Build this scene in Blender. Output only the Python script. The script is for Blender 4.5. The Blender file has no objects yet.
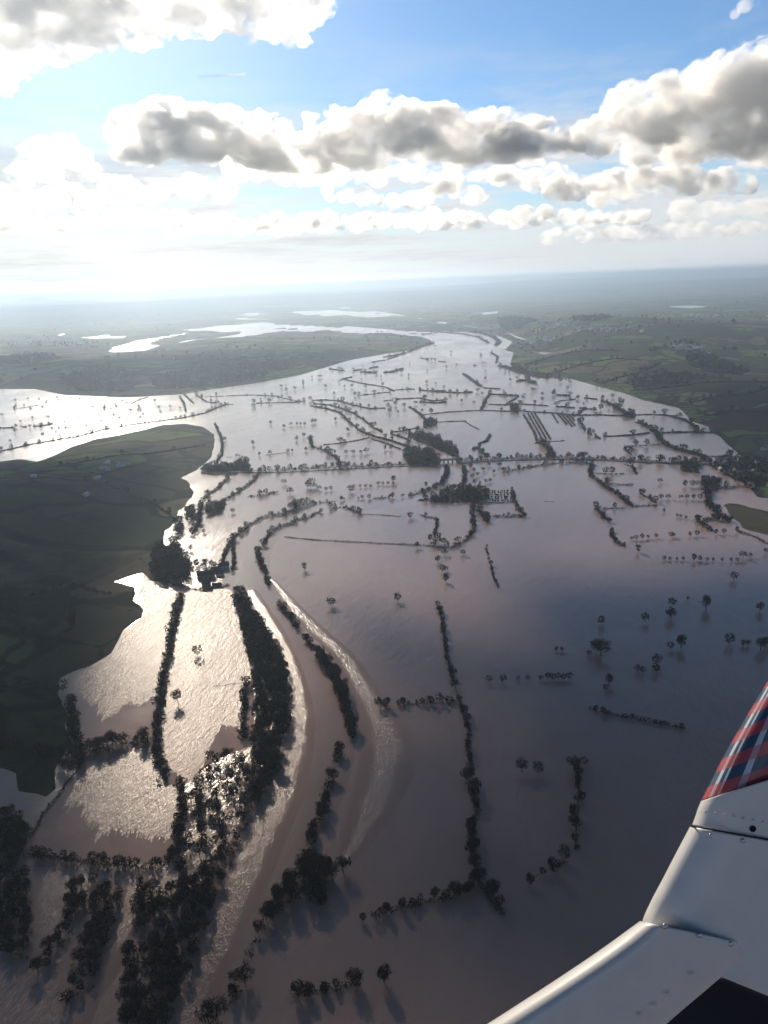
import bpy, math, random
import numpy as np
from mathutils import Matrix, Vector

random.seed(7); rng = np.random.default_rng(7)
SC = bpy.context.scene
CLOUDS = True
SHADE = [
 ('broad cloud drifting just above the picture, shading the right hand water', [(640, 690, 110), (600, 640, 90), (560, 610, 70), (700, 620, 110), (690, 720, 110), (740, 680, 120), (620, 800, 60), (680, 860, 80), (760, 800, 90), (700, 960, 90), (560, 900, 45), (520, 960, 50), (620, 960, 60), (800, 600, 120), (540, 585, 50)], 21),
 ('small cloud above the picture shading the oval in the meadow', [(400, 640, 46), (440, 650, 44), (370, 625, 30), (480, 640, 44), (350, 650, 20)], 22),
 ('dark cloud above the picture shading the headland', [(60, 520, 170), (0, 560, 190), (20, 620, 110), (-20, 690, 130), (-60, 760, 130), (110, 480, 130), (20, 480, 150), (40, 600, 80), (20, 720, 50), (-10, 830, 60)], 23)]  # the headland cloud is out of view, added to darken that land
SHADE_FAR = [('unseen high cloud added to darken the middle plain', [(80, 375, 330), (150, 372, 380), (230, 370, 380), (300, 362, 340), (20, 372, 320), (200, 385, 150), (120, 386, 150)], 25),
 ('unseen high cloud added to darken the right shore woods', [(740, 430, 230), (760, 450, 160), (700, 405, 130), (790, 415, 260), (800, 470, 150)], 26)]  # both far clouds are out of view, added to darken the land below
SHADE_THIN = [('unseen thin cloud veil added above the picture to dim the near water', [(420, 800, 110), (480, 740, 90), (400, 720, 40), (520, 700, 90), (380, 900, 80), (310, 970, 60), (40, 950, 60), (120, 985, 60), (-20, 990, 80), (50, 1060, 90), (190, 960, 50), (160, 1050, 80), (170, 890, 30), (230, 900, 24), (-20, 890, 50), (90, 905, 34), (300, 1060, 90), (480, 900, 90), (450, 1000, 90), (560, 1050, 100), (350, 820, 45), (560, 800, 90)], 24)]  # out of view, added only to dim the lower water

COL = SC.collection
R = math.radians

# ------------------------------------------------------------------ camera
CAM_H = 350.0
F = 773.0                      # focal length in pixels of the 768 x 1024 frame
PITCH = math.atan((512-284)/F)
ROLL = math.atan(0.040)
fw = np.array([0, math.cos(PITCH), -math.sin(PITCH)])
r0 = np.array([1.0, 0, 0]); u0 = np.array([0, math.sin(PITCH), math.cos(PITCH)])
RT = math.cos(ROLL)*r0 - math.sin(ROLL)*u0
UP = math.sin(ROLL)*r0 + math.cos(ROLL)*u0
CAMP = np.array([0, 0, CAM_H])

def ray(x, y):
    d = fw + RT*((x-384)/F) - UP*((y-512)/F)
    return d/np.linalg.norm(d)
def G(x, y, z=0.0):            # survey point: where this bearing meets the land at height z
    d = ray(x, y)
    if d[2] > -0.0045: d = d.copy(); d[2] = -0.0045
    t = (z-CAM_H)/d[2]
    return CAMP + d*t
def Gs(pts): return np.array([G(*p)[:2] for p in pts])

cam = bpy.data.cameras.new('camera'); co = bpy.data.objects.new('camera', cam); COL.objects.link(co)
M = Matrix(((RT[0], UP[0], -fw[0], 0), (RT[1], UP[1], -fw[1], 0), (RT[2], UP[2], -fw[2], CAM_H), (0, 0, 0, 1)))
co.matrix_world = M
cam.sensor_fit = 'VERTICAL'; cam.sensor_height = 24; cam.lens = 24*F/1024
cam.clip_start = 0.1; cam.clip_end = 300000
SC.camera = co

# ------------------------------------------------------------------ helpers
def tag(o, label=None, cat=None, group=None, kind=None):
    if label: o['label'] = label
    if cat: o['category'] = cat
    if group: o['group'] = group
    if kind: o['kind'] = kind
    return o
def mesh_obj(name, V, Fc, mats, parent=None, smooth=False, midx=None):
    me = bpy.data.meshes.new(name)
    V = np.asarray(V, dtype=np.float32)
    if isinstance(Fc, np.ndarray):
        n, k = Fc.shape
        me.vertices.add(len(V)); me.vertices.foreach_set('co', V.ravel())
        me.loops.add(n*k); me.loops.foreach_set('vertex_index', Fc.astype(np.int32).ravel())
        me.polygons.add(n); me.polygons.foreach_set('loop_start', np.arange(0, n*k, k, dtype=np.int32))
        me.polygons.foreach_set('loop_total', np.full(n, k, dtype=np.int32))
        me.update(calc_edges=True)
    else:
        me.from_pydata([tuple(v) for v in V], [], [tuple(f) for f in Fc])
    if not isinstance(mats, (list, tuple)): mats = [mats]
    for m in mats: me.materials.append(m)
    if midx is not None: me.polygons.foreach_set('material_index', np.asarray(midx, dtype=np.int32))
    if smooth: me.polygons.foreach_set('use_smooth', np.ones(len(me.polygons), dtype=bool))
    me.update()
    o = bpy.data.objects.new(name, me); COL.objects.link(o)
    if parent: o.parent = parent
    return o
def empty(name, loc, rz=0.0):
    o = bpy.data.objects.new(name, None); COL.objects.link(o)
    o.location = loc; o.rotation_euler = (0, 0, rz); o.empty_display_size = 1
    return o

class NT:
    def __init__(s, tree): s.t = tree; s.n = tree.nodes; s.l = tree.links
    def node(s, typ, ins=None, **kw):
        n = s.n.new(typ)
        for k, v in kw.items(): setattr(n, k, v)
        for k, v in (ins or {}).items():
            if isinstance(v, bpy.types.NodeSocket): s.l.new(v, n.inputs[k])
            else: n.inputs[k].default_value = v
        return n
    def m(s, op, a, b=0.0, c=0.0, clamp=False):
        n = s.n.new('ShaderNodeMath'); n.operation = op; n.use_clamp = clamp
        for i, v in enumerate((a, b, c)):
            if isinstance(v, bpy.types.NodeSocket): s.l.new(v, n.inputs[i])
            else: n.inputs[i].default_value = v
        return n.outputs[0]
    def vm(s, op, a, b=None, sc=None):
        n = s.n.new('ShaderNodeVectorMath'); n.operation = op
        for i, v in enumerate((a, b)):
            if v is None: continue
            if isinstance(v, bpy.types.NodeSocket): s.l.new(v, n.inputs[i])
            else: n.inputs[i].default_value = v
        if sc is not None: n.inputs['Scale'].default_value = sc
        return n.outputs[0]
    def noise(s, vec, scale, detail=4, rough=0.55, out='Fac', dist=0.0):
        n = s.node('ShaderNodeTexNoise', {'Vector': vec, 'Scale': scale, 'Detail': detail, 'Roughness': rough, 'Distortion': dist})
        return n.outputs[out]
    def ramp(s, f, stops, interp='LINEAR'):
        n = s.n.new('ShaderNodeValToRGB'); n.color_ramp.interpolation = interp
        e = n.color_ramp.elements
        while len(e) < len(stops): e.new(0.5)
        for i, (p, c) in enumerate(stops):
            e[i].position = p; e[i].color = (*c, 1) if len(c) == 3 else c
        s.l.new(f, n.inputs[0]); return n.outputs[0]
    def mix(s, f, a, b, blend='MIX'):
        n = s.n.new('ShaderNodeMix'); n.data_type = 'RGBA'; n.blend_type = blend
        for i, v in ((0, f), (6, a), (7, b)):
            if isinstance(v, bpy.types.NodeSocket): s.l.new(v, n.inputs[i])
            else: n.inputs[i].default_value = v if i == 0 else ((*v, 1) if len(v) == 3 else v)
        return n.outputs[2]
    def smooth(s, v, lo, hi, a=0.0, b=1.0):
        n = s.n.new('ShaderNodeMapRange'); n.interpolation_type = 'SMOOTHSTEP'
        s.l.new(v, n.inputs[0])
        for i, x in enumerate((lo, hi, a, b)): n.inputs[i+1].default_value = x
        return n.outputs[0]
def new_mat(name):
    m = bpy.data.materials.new(name); m.use_nodes = True
    t = NT(m.node_tree); b = t.n['Principled BSDF']
    return m, t, b
def grime(name, c, rough=0.9, var=0.35, scale=0.4, spec=0.2):
    m, t, b = new_mat(name)
    tc = t.node('ShaderNodeTexCoord').outputs['Object']
    oi = t.node('ShaderNodeObjectInfo').outputs['Random']
    n = t.noise(tc, scale, 4)
    k = t.m('ADD', t.m('MULTIPLY', n, 2*var), t.m('MULTIPLY', oi, var*0.6))
    k = t.m('ADD', k, 1-1.3*var)
    col = t.mix(1.0, c, t.node('ShaderNodeCombineColor', {0: k, 1: k, 2: k}).outputs[0], 'MULTIPLY')
    t.l.new(col, b.inputs['Base Color']); b.inputs['Roughness'].default_value = rough
    b.inputs['Specular IOR Level'].default_value = spec
    return m

# ------------------------------------------------------------------ sun + sky
gl = ray(138, 632)
SUN_EL = math.asin(-gl[2]); SUN_AZ = math.atan2(gl[0], gl[1])      # azimuth from +Y towards +X
sdir = np.array([math.sin(SUN_AZ)*math.cos(SUN_EL), math.cos(SUN_AZ)*math.cos(SUN_EL), math.sin(SUN_EL)])
print('SUN el', math.degrees(SUN_EL), 'az', math.degrees(SUN_AZ))
sl = bpy.data.lights.new('sun', 'SUN'); sl.energy = 5.0; sl.angle = R(0.5); sl.color = (1.0, 0.88, 0.71)
so = bpy.data.objects.new('sun', sl); COL.objects.link(so)
so.rotation_euler = Vector(sdir).to_track_quat('Z', 'Y').to_euler()
so.location = (0, 0, 500)

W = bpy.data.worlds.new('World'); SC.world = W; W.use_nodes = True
t = NT(W.node_tree)
for n in list(t.n): t.n.remove(n)
sky = t.node('ShaderNodeTexSky', sky_type='NISHITA', sun_disc=False, sun_elevation=SUN_EL, sun_rotation=SUN_AZ,
             altitude=300, air_density=1.1, dust_density=0.3, ozone_density=2.2)
d = t.node('ShaderNodeTexCoord').outputs['Generated']
sep = t.node('ShaderNodeSeparateXYZ', {0: d})
dz = t.m('MAXIMUM', sep.outputs[2], 0.0)
den = t.m('ADD', dz, 0.035)
pl = t.node('ShaderNodeCombineXYZ', {0: t.m('DIVIDE', sep.outputs[0], den), 1: t.m('DIVIDE', sep.outputs[1], den), 2: 3.1}).outputs[0]
n1 = t.noise(pl, 0.32, 8, 0.58, dist=0.2)                     # a cloud deck receding to the horizon
n2 = t.noise(t.vm('ADD', pl, (7.3, 2.2, 0.0)), 1.3, 8, 0.66)
low = t.smooth(dz, 0.14, 0.27, 1.0, 0.0)
cov = t.m('ADD', n1, t.m('MULTIPLY', t.m('SUBTRACT', n2, 0.5), 0.5))
cov = t.m('ADD', cov, t.m('MULTIPLY', t.m('SUBTRACT', low, 1.0), 0.16))
mask = t.smooth(cov, 0.40, 0.58)
sd = t.node('ShaderNodeVectorMath', {0: d, 1: tuple(sdir)}, operation='DOT_PRODUCT').outputs['Value']
glow = t.m('POWER', t.m('MAXIMUM', sd, 0.0), 22.0)
thick = t.smooth(cov, 0.52, 0.70)
ccol = t.mix(thick, (8.2, 8.1, 8.1), (4.4, 4.7, 5.2))
ccol = t.mix(t.m('MULTIPLY', glow, 0.5), ccol, (10.0, 9.7, 9.0))
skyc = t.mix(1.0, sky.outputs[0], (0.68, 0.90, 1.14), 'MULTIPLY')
mixc = t.mix(t.m('MULTIPLY', mask, t.smooth(dz, 0.10, 0.26, 0.9, 0.12)), skyc, ccol)
hz = t.smooth(dz, 0.0, 0.15, 0.85, 0.0)                        # pale air low over the horizon
mixc = t.mix(hz, mixc, t.mix(t.m('MULTIPLY', glow, 1.0), (8.0, 8.1, 8.3), (10.8, 10.2, 9.0)))
mixc = t.mix(t.m('MULTIPLY', t.m('POWER', t.m('MAXIMUM', sd, 0.0), 40.0), 0.30), mixc, (12.5, 11.7, 10.0))
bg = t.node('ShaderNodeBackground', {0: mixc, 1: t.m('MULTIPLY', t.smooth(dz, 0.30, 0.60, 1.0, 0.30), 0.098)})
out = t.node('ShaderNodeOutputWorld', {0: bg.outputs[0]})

# ------------------------------------------------------------------ land and water outlines (surveyed points)
LAND = []
# near-left headland
LAND.append([(-900, 470), (0, 461.7), (20, 459), (37, 461.7), (47, 459), (72, 447), (94.6, 439.6), (123, 434.4), (143, 430), (163, 425), (186, 423.6),
  (203, 427), (213.5, 434.4), (214.5, 445), (209, 460), (198, 470), (180.5, 478), (187, 481), (192, 489.6), (192, 497), (185, 507), (176.7, 511.5),
  (175.6, 521), (166, 531), (163, 544), (172, 549), (188, 560), (190, 575), (172, 585), (152, 580), (142, 573), (128, 577), (112, 582), (125, 586), (133, 588),
  (137, 603), (142, 606), (140, 618), (123, 630), (110, 653), (86, 668), (63, 678), (62, 697), (68, 720), (74, 742), (60, 757), (58, 765), (57, 788),
  (47, 799), (14, 793), (16, 768), (-10, 766), (-10, 806), (22, 812), (30, 832), (18, 870), (-20, 900), (-900, 1100)])
# middle-left plain
LAND.append([(-900, 395), (0, 389), (35, 389), (65, 395), (125, 397.5), (185, 394), (200, 391), (260, 382.5), (300, 375), (325, 367.5), (350, 360),
  (384, 354), (405, 351), (434, 344), (430, 340), (420, 336.5), (384, 334), (332, 333), (280, 331.5), (262, 334), (238, 339), (205, 340), (162, 345), (140, 353),
  (110, 352.5), (106, 349), (122, 345), (140, 339), (124, 338), (95, 338.5), (56, 336.5), (60, 333.5), (95, 332.3), (124, 333.6), (128, 335.5), (160, 333), (190, 326),
  (228, 325), (262, 322), (300, 321), (345, 326), (400, 330), (450, 331), (484, 333), (500, 336), (513, 342), (505, 350), (512, 352), (537, 345), (535, 343),
  (516, 338), (505, 332), (470, 327), (400, 324), (330, 318), (300, 318.5), (258, 320), (240, 320), (228, 316), (250, 313), (300, 310), (344, 306.5), (320, 304.5),
  (230, 309), (180, 312), (60, 304), (-900, 340)])
FARL = [(-900, 342), (60, 305), (180, 313), (230, 310), (320, 305.5), (344, 307), (384, 312), (470, 326), (506, 331.6), (537, 343.6), (514, 352), (510, 365),
  (525, 371), (546, 374.5), (572, 379), (600, 387), (624, 393), (643, 400), (679, 408), (687, 415.6), (691, 421), (710, 427), (708, 430), (720.5, 436.5), (725, 443), (733, 449),
  (742, 456), (736, 463), (728, 470), (740, 481), (752, 488), (757, 497), (790, 500), (1700, 520), (2000, 287), (1200, 250)]
LAND.append([(724, 505.5), (729, 503.5), (737, 504), (752, 508), (790, 516), (900, 560), (790, 546), (768, 535), (743, 528), (737, 522), (731, 516)])
LANDW = [Gs(p) for p in LAND]
# the far land is everything beyond the middle band of flood: right side polygon closed far away
fl = Gs(FARL[:-2])
far_pts = [(90000, 10000), (90000, 140000), (-90000, 140000), (-90000, 30000)]
# order: start far left
LANDW.append(np.vstack([fl, np.array(far_pts)]))
# far pools of flood water cut into the land
PONDS = [Gs(p) for p in [
  [(228, 310.5), (262, 306), (300, 304), (344, 305), (350, 308), (300, 313), (262, 318), (240, 318), (250, 313)],
  [(463, 315), (470, 312.6), (497, 311.2), (500, 313), (480, 315.5)],
  [(660, 306.5), (690, 305), (714, 306.5), (690, 308.5)],
  [(536, 352.5), (544, 351), (553, 353), (546, 355.5)],
  [(150, 315), (158, 313.6), (160, 315.4)],
]]

BR = Gs([(40, 304), (480, 300), (486, 328), (440, 333), (384, 336), (300, 334), (262, 336), (232, 344), (160, 358), (60, 344)])
BRKS = [Gs([(107, 351), (118, 345.5), (135, 340), (150, 338), (190, 332), (186, 334), (160, 339.5), (145, 345), (136, 353)]), Gs([(250, 324), (300, 325), (350, 328), (420, 331.5), (470, 331), (470, 333.5), (400, 333.5), (330, 330.5), (262, 327)])]
def poly_sd(P, X, Y):
    d2 = np.full(X.shape, 1e18); ins = np.zeros(X.shape, bool)
    n = len(P)
    for i in range(n):
        ax, ay = P[i]; bx, by = P[(i+1) % n]
        ex, ey = bx-ax, by-ay
        L = ex*ex+ey*ey+1e-9
        tt = np.clip(((X-ax)*ex+(Y-ay)*ey)/L, 0, 1)
        dx = X-ax-tt*ex; dy = Y-ay-tt*ey
        d2 = np.minimum(d2, dx*dx+dy*dy)
        c = (ay > Y) != (by > Y)
        if ey != 0: ins ^= c & (X < ex*(Y-ay)/ey+ax)
    s = np.sqrt(d2); return np.where(ins, s, -s)
def land_sd(X, Y):
    s = np.full(X.shape, -1e9)
    for P in LANDW: s = np.maximum(s, poly_sd(P, X, Y))
    for P in PONDS: s = np.minimum(s, -poly_sd(P, X, Y))
    if BR is not None:
        ins = poly_sd(BR, X, Y) > 0
        nn = vnoise(X+Y*0.2, Y*0.33, 430, 17)*0.6+vnoise(X, Y*0.4, 190, 18)*0.4
        s = np.where(ins, np.maximum(s, np.where((poly_sd(BRKS[0], X, Y) > 0) | (poly_sd(BRKS[1], X, Y) > 0), -1e9, (nn-0.50)*900)), s)
    nz_ = 1/(1+np.hypot(X, Y)/2500)
    return s+((vnoise(X, Y, 34, 71)-.5)*9+(vnoise(X, Y, 11, 72)-.5)*4)*nz_
def vnoise(X, Y, s, seed):
    X = X/s; Y = Y/s
    xi = np.floor(X).astype(np.int64); yi = np.floor(Y).astype(np.int64); fx = X-xi; fy = Y-yi
    fx = fx*fx*(3-2*fx); fy = fy*fy*(3-2*fy)
    def h(a, b):
        v = (a*374761393+b*668265263+seed*1442695041) & 0x7fffffff
        v = ((v ^ (v >> 13))*1274126177) & 0x7fffffff
        return ((v ^ (v >> 16)) & 0xffff)/65535.0
    return (h(xi, yi)*(1-fx)+h(xi+1, yi)*fx)*(1-fy)+(h(xi, yi+1)*(1-fx)+h(xi+1, yi+1)*fx)*fy
HILLS = [  # (bearing pixel x, pixel y of the foot, height m, half-width m across, depth m)
  (35, 304, 330, 1300, 2600), (75, 304, 110, 1500, 3000), (660, 279, 290, 5000, 6000), (760, 276, 300, 4000, 6000), (560, 285, 200, 5000, 4000),
  (600, 330, 55, 500, 900), (470, 326, 35, 500, 900), (700, 340, 60, 900, 900), (560, 350, 25, 300, 500), (655, 365, 30, 260, 350), (760, 400, 30, 300, 350),
  (95, 455, 22, 180, 160), (30, 520, 26, 220, 220), (-150, 560, 40, 300, 300), (230, 350, 30, 700, 900), (120, 372, 26, 600, 500)]
HW = [(G(x, y)[:2], h, w, dd) for x, y, h, w, dd in HILLS]
def land_h(X, Y, sdv=None):
    if sdv is None: sdv = land_sd(X, Y)
    rise = np.clip(sdv*0.045, -2.0, 2.2)
    inner = np.clip(sdv/260.0, 0, 1)**1.2
    h = np.zeros(X.shape)
    for (c, hh, w, dd) in HW:
        dist = math.hypot(*c)+1e-6; ux, uy = c[0]/dist, c[1]/dist
        a = (X-c[0])*ux+(Y-c[1])*uy; b = -(X-c[0])*uy+(Y-c[1])*ux
        h += hh*np.exp(-(a/dd)**2-(b/w)**2)
    rr = np.hypot(X, Y)
    h += 14*vnoise(X, Y, 900, 3)+5*vnoise(X, Y, 300, 5)+np.clip((rr-6000)/20000, 0, 1)*90*vnoise(X, Y, 5200, 9)
    return rise+np.where(sdv > 0, h*inner, 0)

dep = np.concatenate([np.radians(np.linspace(62, 30, 60)), np.radians(np.arange(30, 1.2, -0.075)), np.radians(np.geomspace(1.2, 0.21, 110))])
rad = CAM_H/np.tan(dep)
az = np.radians(np.concatenate([np.arange(-180, -36, 6), np.arange(-36, 36.01, 0.14), np.arange(42, 180, 6)]))
AZ, RD = np.meshgrid(az, rad)
X = np.sin(AZ)*RD; Y = np.cos(AZ)*RD
Z = land_h(X, Y)
nr, na = X.shape
V = np.stack([X, Y, Z], -1).reshape(-1, 3)
i, j = np.meshgrid(np.arange(nr-1), np.arange(na), indexing='ij'); j2 = (j+1) % na
Q = np.stack([i*na+j, i*na+j2, (i+1)*na+j2, (i+1)*na+j], -1).reshape(-1, 4)[:, ::-1]
V = np.vstack([V, [[0, 0, -2.0]]])
cidx = len(V)-1
# ground material: patchwork of winter fields
gm, t, b = new_mat('winter_fields')
pos = t.node('ShaderNodeNewGeometry').outputs['Position']
wob = t.node('ShaderNodeTexNoise', {'Vector': pos, 'Scale': 0.0022, 'Detail': 2.0}).outputs['Color']
p2 = t.vm('ADD', pos, t.vm('SCALE', t.vm('SUBTRACT', wob, (0.5, 0.5, 0.5)), sc=260.0))
p2 = t.vm('MULTIPLY', p2, (1, 1, 0))
rotp = t.node('ShaderNodeVectorRotate', {'Vector': p2, 'Angle': 0.35}, rotation_type='Z_AXIS').outputs[0]
vo = t.node('ShaderNodeTexVoronoi', {'Vector': rotp, 'Scale': 1/210.0, 'Randomness': 0.8}, distance='CHEBYCHEV')
vo2 = t.node('ShaderNodeTexVoronoi', {'Vector': rotp, 'Scale': 1/210.0, 'Randomness': 0.8}, distance='CHEBYCHEV', feature='F2')
cellr = t.node('ShaderNodeSeparateColor', {0: vo.outputs['Color']}).outputs
fcol = t.ramp(cellr[0], [(0.0, (0.036, 0.056, 0.024)), (0.18, (0.10, 0.155, 0.045)), (0.38, (0.045, 0.062, 0.032)), (0.55, (0.13, 0.105, 0.070)), (0.66, (0.060, 0.052, 0.038)),
                         (0.80, (0.11, 0.16, 0.045)), (0.93, (0.16, 0.15, 0.10))], 'CONSTANT')
rows = t.noise(t.vm('MULTIPLY', rotp, (0.16, 0.012, 1)), 1.0, 3, 0.6)
fcol = t.mix(t.m('MULTIPLY', rows, 0.4), fcol, (0.035, 0.045, 0.022))
nz = t.noise(pos, 0.02, 6, 0.65)
fcol = t.mix(t.smooth(nz, 0.35, 0.8, 0.0, 0.35), fcol, (0.030, 0.042, 0.018))
edge = t.m('SUBTRACT', vo2.outputs['Distance'], vo.outputs['Distance'])
hed = t.smooth(t.m('ADD', edge, t.m('MULTIPLY', t.m('SUBTRACT', t.noise(pos, 0.03, 3), 0.5), 0.09)), 0.03, 0.085, 1.0, 0.0)
vf = t.node('ShaderNodeTexVoronoi', {'Vector': rotp, 'Scale': 1/95.0, 'Randomness': 0.9}, distance='CHEBYCHEV')
vf2 = t.node('ShaderNodeTexVoronoi', {'Vector': rotp, 'Scale': 1/95.0, 'Randomness': 0.9}, distance='CHEBYCHEV', feature='F2')
e2 = t.m('ADD', t.m('SUBTRACT', vf2.outputs['Distance'], vf.outputs['Distance']), t.m('MULTIPLY', t.m('SUBTRACT', t.noise(pos, 0.05, 3), 0.5), 0.2))
hed = t.m('MAXIMUM', hed, t.m('MULTIPLY', t.smooth(e2, 0.02, 0.08, 1.0, 0.0), t.smooth(t.noise(pos, 0.0016, 2), 0.42, 0.55, 0.0, 0.9)))
fcol = t.mix(hed, fcol, (0.013, 0.019, 0.013))
spk = t.smooth(t.noise(pos, 0.035, 2, 0.8), 0.64, 0.70)
fcol = t.mix(t.m('MULTIPLY', spk, 0.85), fcol, (0.013, 0.018, 0.012))
wood = t.smooth(t.m('ADD', t.noise(pos, 0.0013, 5, 0.62), t.m('MULTIPLY', t.noise(pos, 0.02, 3), 0.06)), 0.575, 0.585)
wcol = t.ramp(t.noise(pos, 0.08, 4, 0.7), [(0.3, (0.012, 0.018, 0.010)), (0.7, (0.035, 0.038, 0.022))])
fcol = t.mix(wood, fcol, wcol)
t.l.new(fcol, b.inputs['Base Color']); b.inputs['Roughness'].default_value = 1.0; b.inputs['Specular IOR Level'].default_value = 0.05
bmp = t.node('ShaderNodeBump', {'Strength': 0.5, 'Distance': 3.0, 'Height': t.noise(pos, 0.15, 4, 0.7)})
t.l.new(bmp.outputs[0], b.inputs['Normal'])
ring0 = np.stack([np.full(na, cidx), np.arange(na), (np.arange(na)+1) % na, np.full(na, cidx)], -1)
go = mesh_obj('ground', V, Q, gm, smooth=True)
tag(go, kind='structure')
# disc below the aircraft closing the sheet
mesh_obj('riverbed', np.vstack([V[:na], [[0, 0, -2.05]]]), [(k, (k+1) % na, na) for k in range(na)][::-1], gm)['kind'] = 'structure'

# ------------------------------------------------------------------ water
def water_mat(name, base, r_lo, r_hi, wave, strength, dist, streak=(1, 1), rot=0.0, spec=0.5, patch=0.004, fade=None):
    m, t, b = new_mat(name)
    pos = t.node('ShaderNodeNewGeometry').outputs['Position']
    rp = t.node('ShaderNodeVectorRotate', {'Vector': pos, 'Angle': rot}, rotation_type='Z_AXIS').outputs[0]
    sp = t.vm('MULTIPLY', rp, (streak[0], streak[1], 1))
    big = t.noise(sp, patch, 5, 0.6, dist=0.6)
    ro = t.smooth(big, 0.36, 0.66, r_lo, r_hi)
    if fade is not None:
        fa = t.node('ShaderNodeAttribute', attribute_name='chop').outputs['Fac']
        fa = t.smooth(t.m('ADD', fa, t.m('MULTIPLY', t.m('SUBTRACT', t.noise(sp, 0.05, 4), 0.5), 0.7)), 0.05, 0.85)
        ro = t.m('ADD', t.m('MULTIPLY', t.m('SUBTRACT', ro, fade), fa), fade)
    t.l.new(ro, b.inputs['Roughness'])
    silt = t.noise(sp, patch*0.6, 5, 0.6, dist=0.8)
    c = t.mix(t.smooth(silt, 0.3, 0.7), base, tuple(0.62*x for x in base))
    t.l.new(c, b.inputs['Base Color'])
    b.inputs['IOR'].default_value = 1.46; b.inputs['Specular Tint'].default_value = (1.0, 0.90, 0.80, 1); b.inputs['Specular IOR Level'].default_value = spec
    w = t.noise(sp, wave, 5, 0.62, dist=0.4)
    w2 = t.noise(sp, wave*0.22, 3, 0.6)
    hgt = t.m('ADD', w, t.m('MULTIPLY', w2, 2.0))
    bm = t.node('ShaderNodeBump', {'Strength': strength, 'Distance': dist, 'Height': hgt})
    if fade is not None: t.l.new(t.m('MULTIPLY', fa, strength), bm.inputs['Strength'])
    t.l.new(bm.outputs[0], b.inputs['Normal'])
    return m
SILT = (0.35, 0.235, 0.19)
wm = water_mat('silty_flood_water', SILT, 0.14, 0.23, 0.50, 0.8, 0.24, streak=(1, 0.45), rot=0.2)
wr = 76000
wv = [(-wr, -wr, 0), (wr, -wr, 0), (wr, wr, 0), (-wr, wr, 0)]
wo = mesh_obj('flood_water', wv, [(0, 1, 2, 3)], wm); tag(wo, kind='structure')

def sheet(name, pts, mat, z, cell=0.9):
    """flat sheet of water filling an outline, made of small square cells"""
    P = np.asarray(pts); lo, hi = P.min(0), P.max(0)
    nx, ny = int((hi[0]-lo[0])/cell)+2, int((hi[1]-lo[1])/cell)+2
    cx = lo[0]+(np.arange(nx)+.5)*cell; cy = lo[1]+(np.arange(ny)+.5)*cell
    ins = np.zeros((nx, ny), bool)
    for i in range(len(P)):
        (ax, ay), (bx, by) = P[i], P[(i+1) % len(P)]
        if ay == by: continue
        j0, j1 = sorted((np.searchsorted(cy, ay), np.searchsorted(cy, by)))
        if j1 > j0:
            xx = (bx-ax)*(cy[j0:j1]-ay)/(by-ay)+ax
            ins[:, j0:j1] ^= cx[:, None] < xx[None, :]
    I, J = np.nonzero(ins); w1 = ny+1
    q = np.stack([I*w1+J, (I+1)*w1+J, (I+1)*w1+J+1, I*w1+J+1], -1)
    u, inv = np.unique(q, return_inverse=True)
    V_ = np.stack([lo[0]+(u//w1)*cell, lo[1]+(u % w1)*cell, np.full(len(u), z)], -1)
    return tag(mesh_obj(name, V_, inv.reshape(-1, 4), mat), kind='structure')
def catmull(P, n=6):
    P = [np.array(p, float) for p in P]; P = [2*P[0]-P[1]]+P+[2*P[-1]-P[-2]]
    out = []
    for i in range(1, len(P)-2):
        for k in range(n):
            s = k/n; a, b_, c, d_ = P[i-1], P[i], P[i+1], P[i+2]
            out.append(0.5*((2*b_)+(-a+c)*s+(2*a-5*b_+4*c-d_)*s*s+(-a+3*b_-3*c+d_)*s**3))
    out.append(P[-2]); return np.array(out)

# river: its current is choppier than the flooded meadows
river_px = [(296, 403, 5), (330, 407.5, 6), (350, 417, 7), (365, 428, 8), (385, 436, 9), (410, 446, 11), (436, 456, 12), (452, 464, 12), (456, 475, 12), (449, 488, 14),
            (425, 497, 17), (390, 503, 18), (350, 506, 18), (320, 509, 18), (290, 519, 19), (264, 534, 21), (250, 552, 24), (247, 580, 30), (254, 605, 34), (272, 635, 38), (292, 668, 44),
            (312, 705, 50), (318, 745, 56), (304, 792, 62), (276, 840, 70), (250, 890, 80), (224, 945, 90), (198, 1000, 98), (176, 1050, 106), (150, 1120, 116)]
rc = catmull(river_px, 6)
def strip(name, px, mat, z, width_m=None):
    """ribbon of water; the 'chop' attribute is full in the middle and nothing at the rims"""
    rc = catmull(px, 6); cp_ = np.array([G(p[0], p[1])[:2] for p in rc])
    tn = np.gradient(cp_, axis=0); tn /= np.linalg.norm(tn, axis=1)[:, None]; nm = np.stack([-tn[:, 1], tn[:, 0]], -1)
    if width_m is not None: wd = np.full(len(cp_), width_m)
    else: wd = np.array([np.linalg.norm(G(p[0]+p[2], p[1])-G(p[0], p[1])) for p in rc])
    cols = [-1, -.5, 0, .5, 1]; n_ = len(cp_)
    VV = np.vstack([np.c_[cp_+nm*(wd*c_)[:, None], np.full(n_, z)] for c_ in cols])
    FF = np.array([(c_*n_+k, (c_+1)*n_+k, (c_+1)*n_+k+1, c_*n_+k+1) for c_ in range(4) for k in range(n_-1)])
    o = mesh_obj(name, VV, FF, mat); tag(o, kind='structure')
    if o.data.polygons[0].normal.z < 0: o.data.flip_normals()
    at = o.data.attributes.new('chop', 'FLOAT', 'POINT'); at.data.foreach_set('value', np.concatenate([np.full(n_, 1-abs(c_)) for c_ in cols]).astype(np.float32))
    return o
rm = water_mat('river_current_water', SILT, 0.12, 0.18, 0.7, 0.6, 0.16, streak=(1, 0.5), rot=-0.15, fade=0.13)
strip('river', river_px, rm, .006, 30.0)
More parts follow.
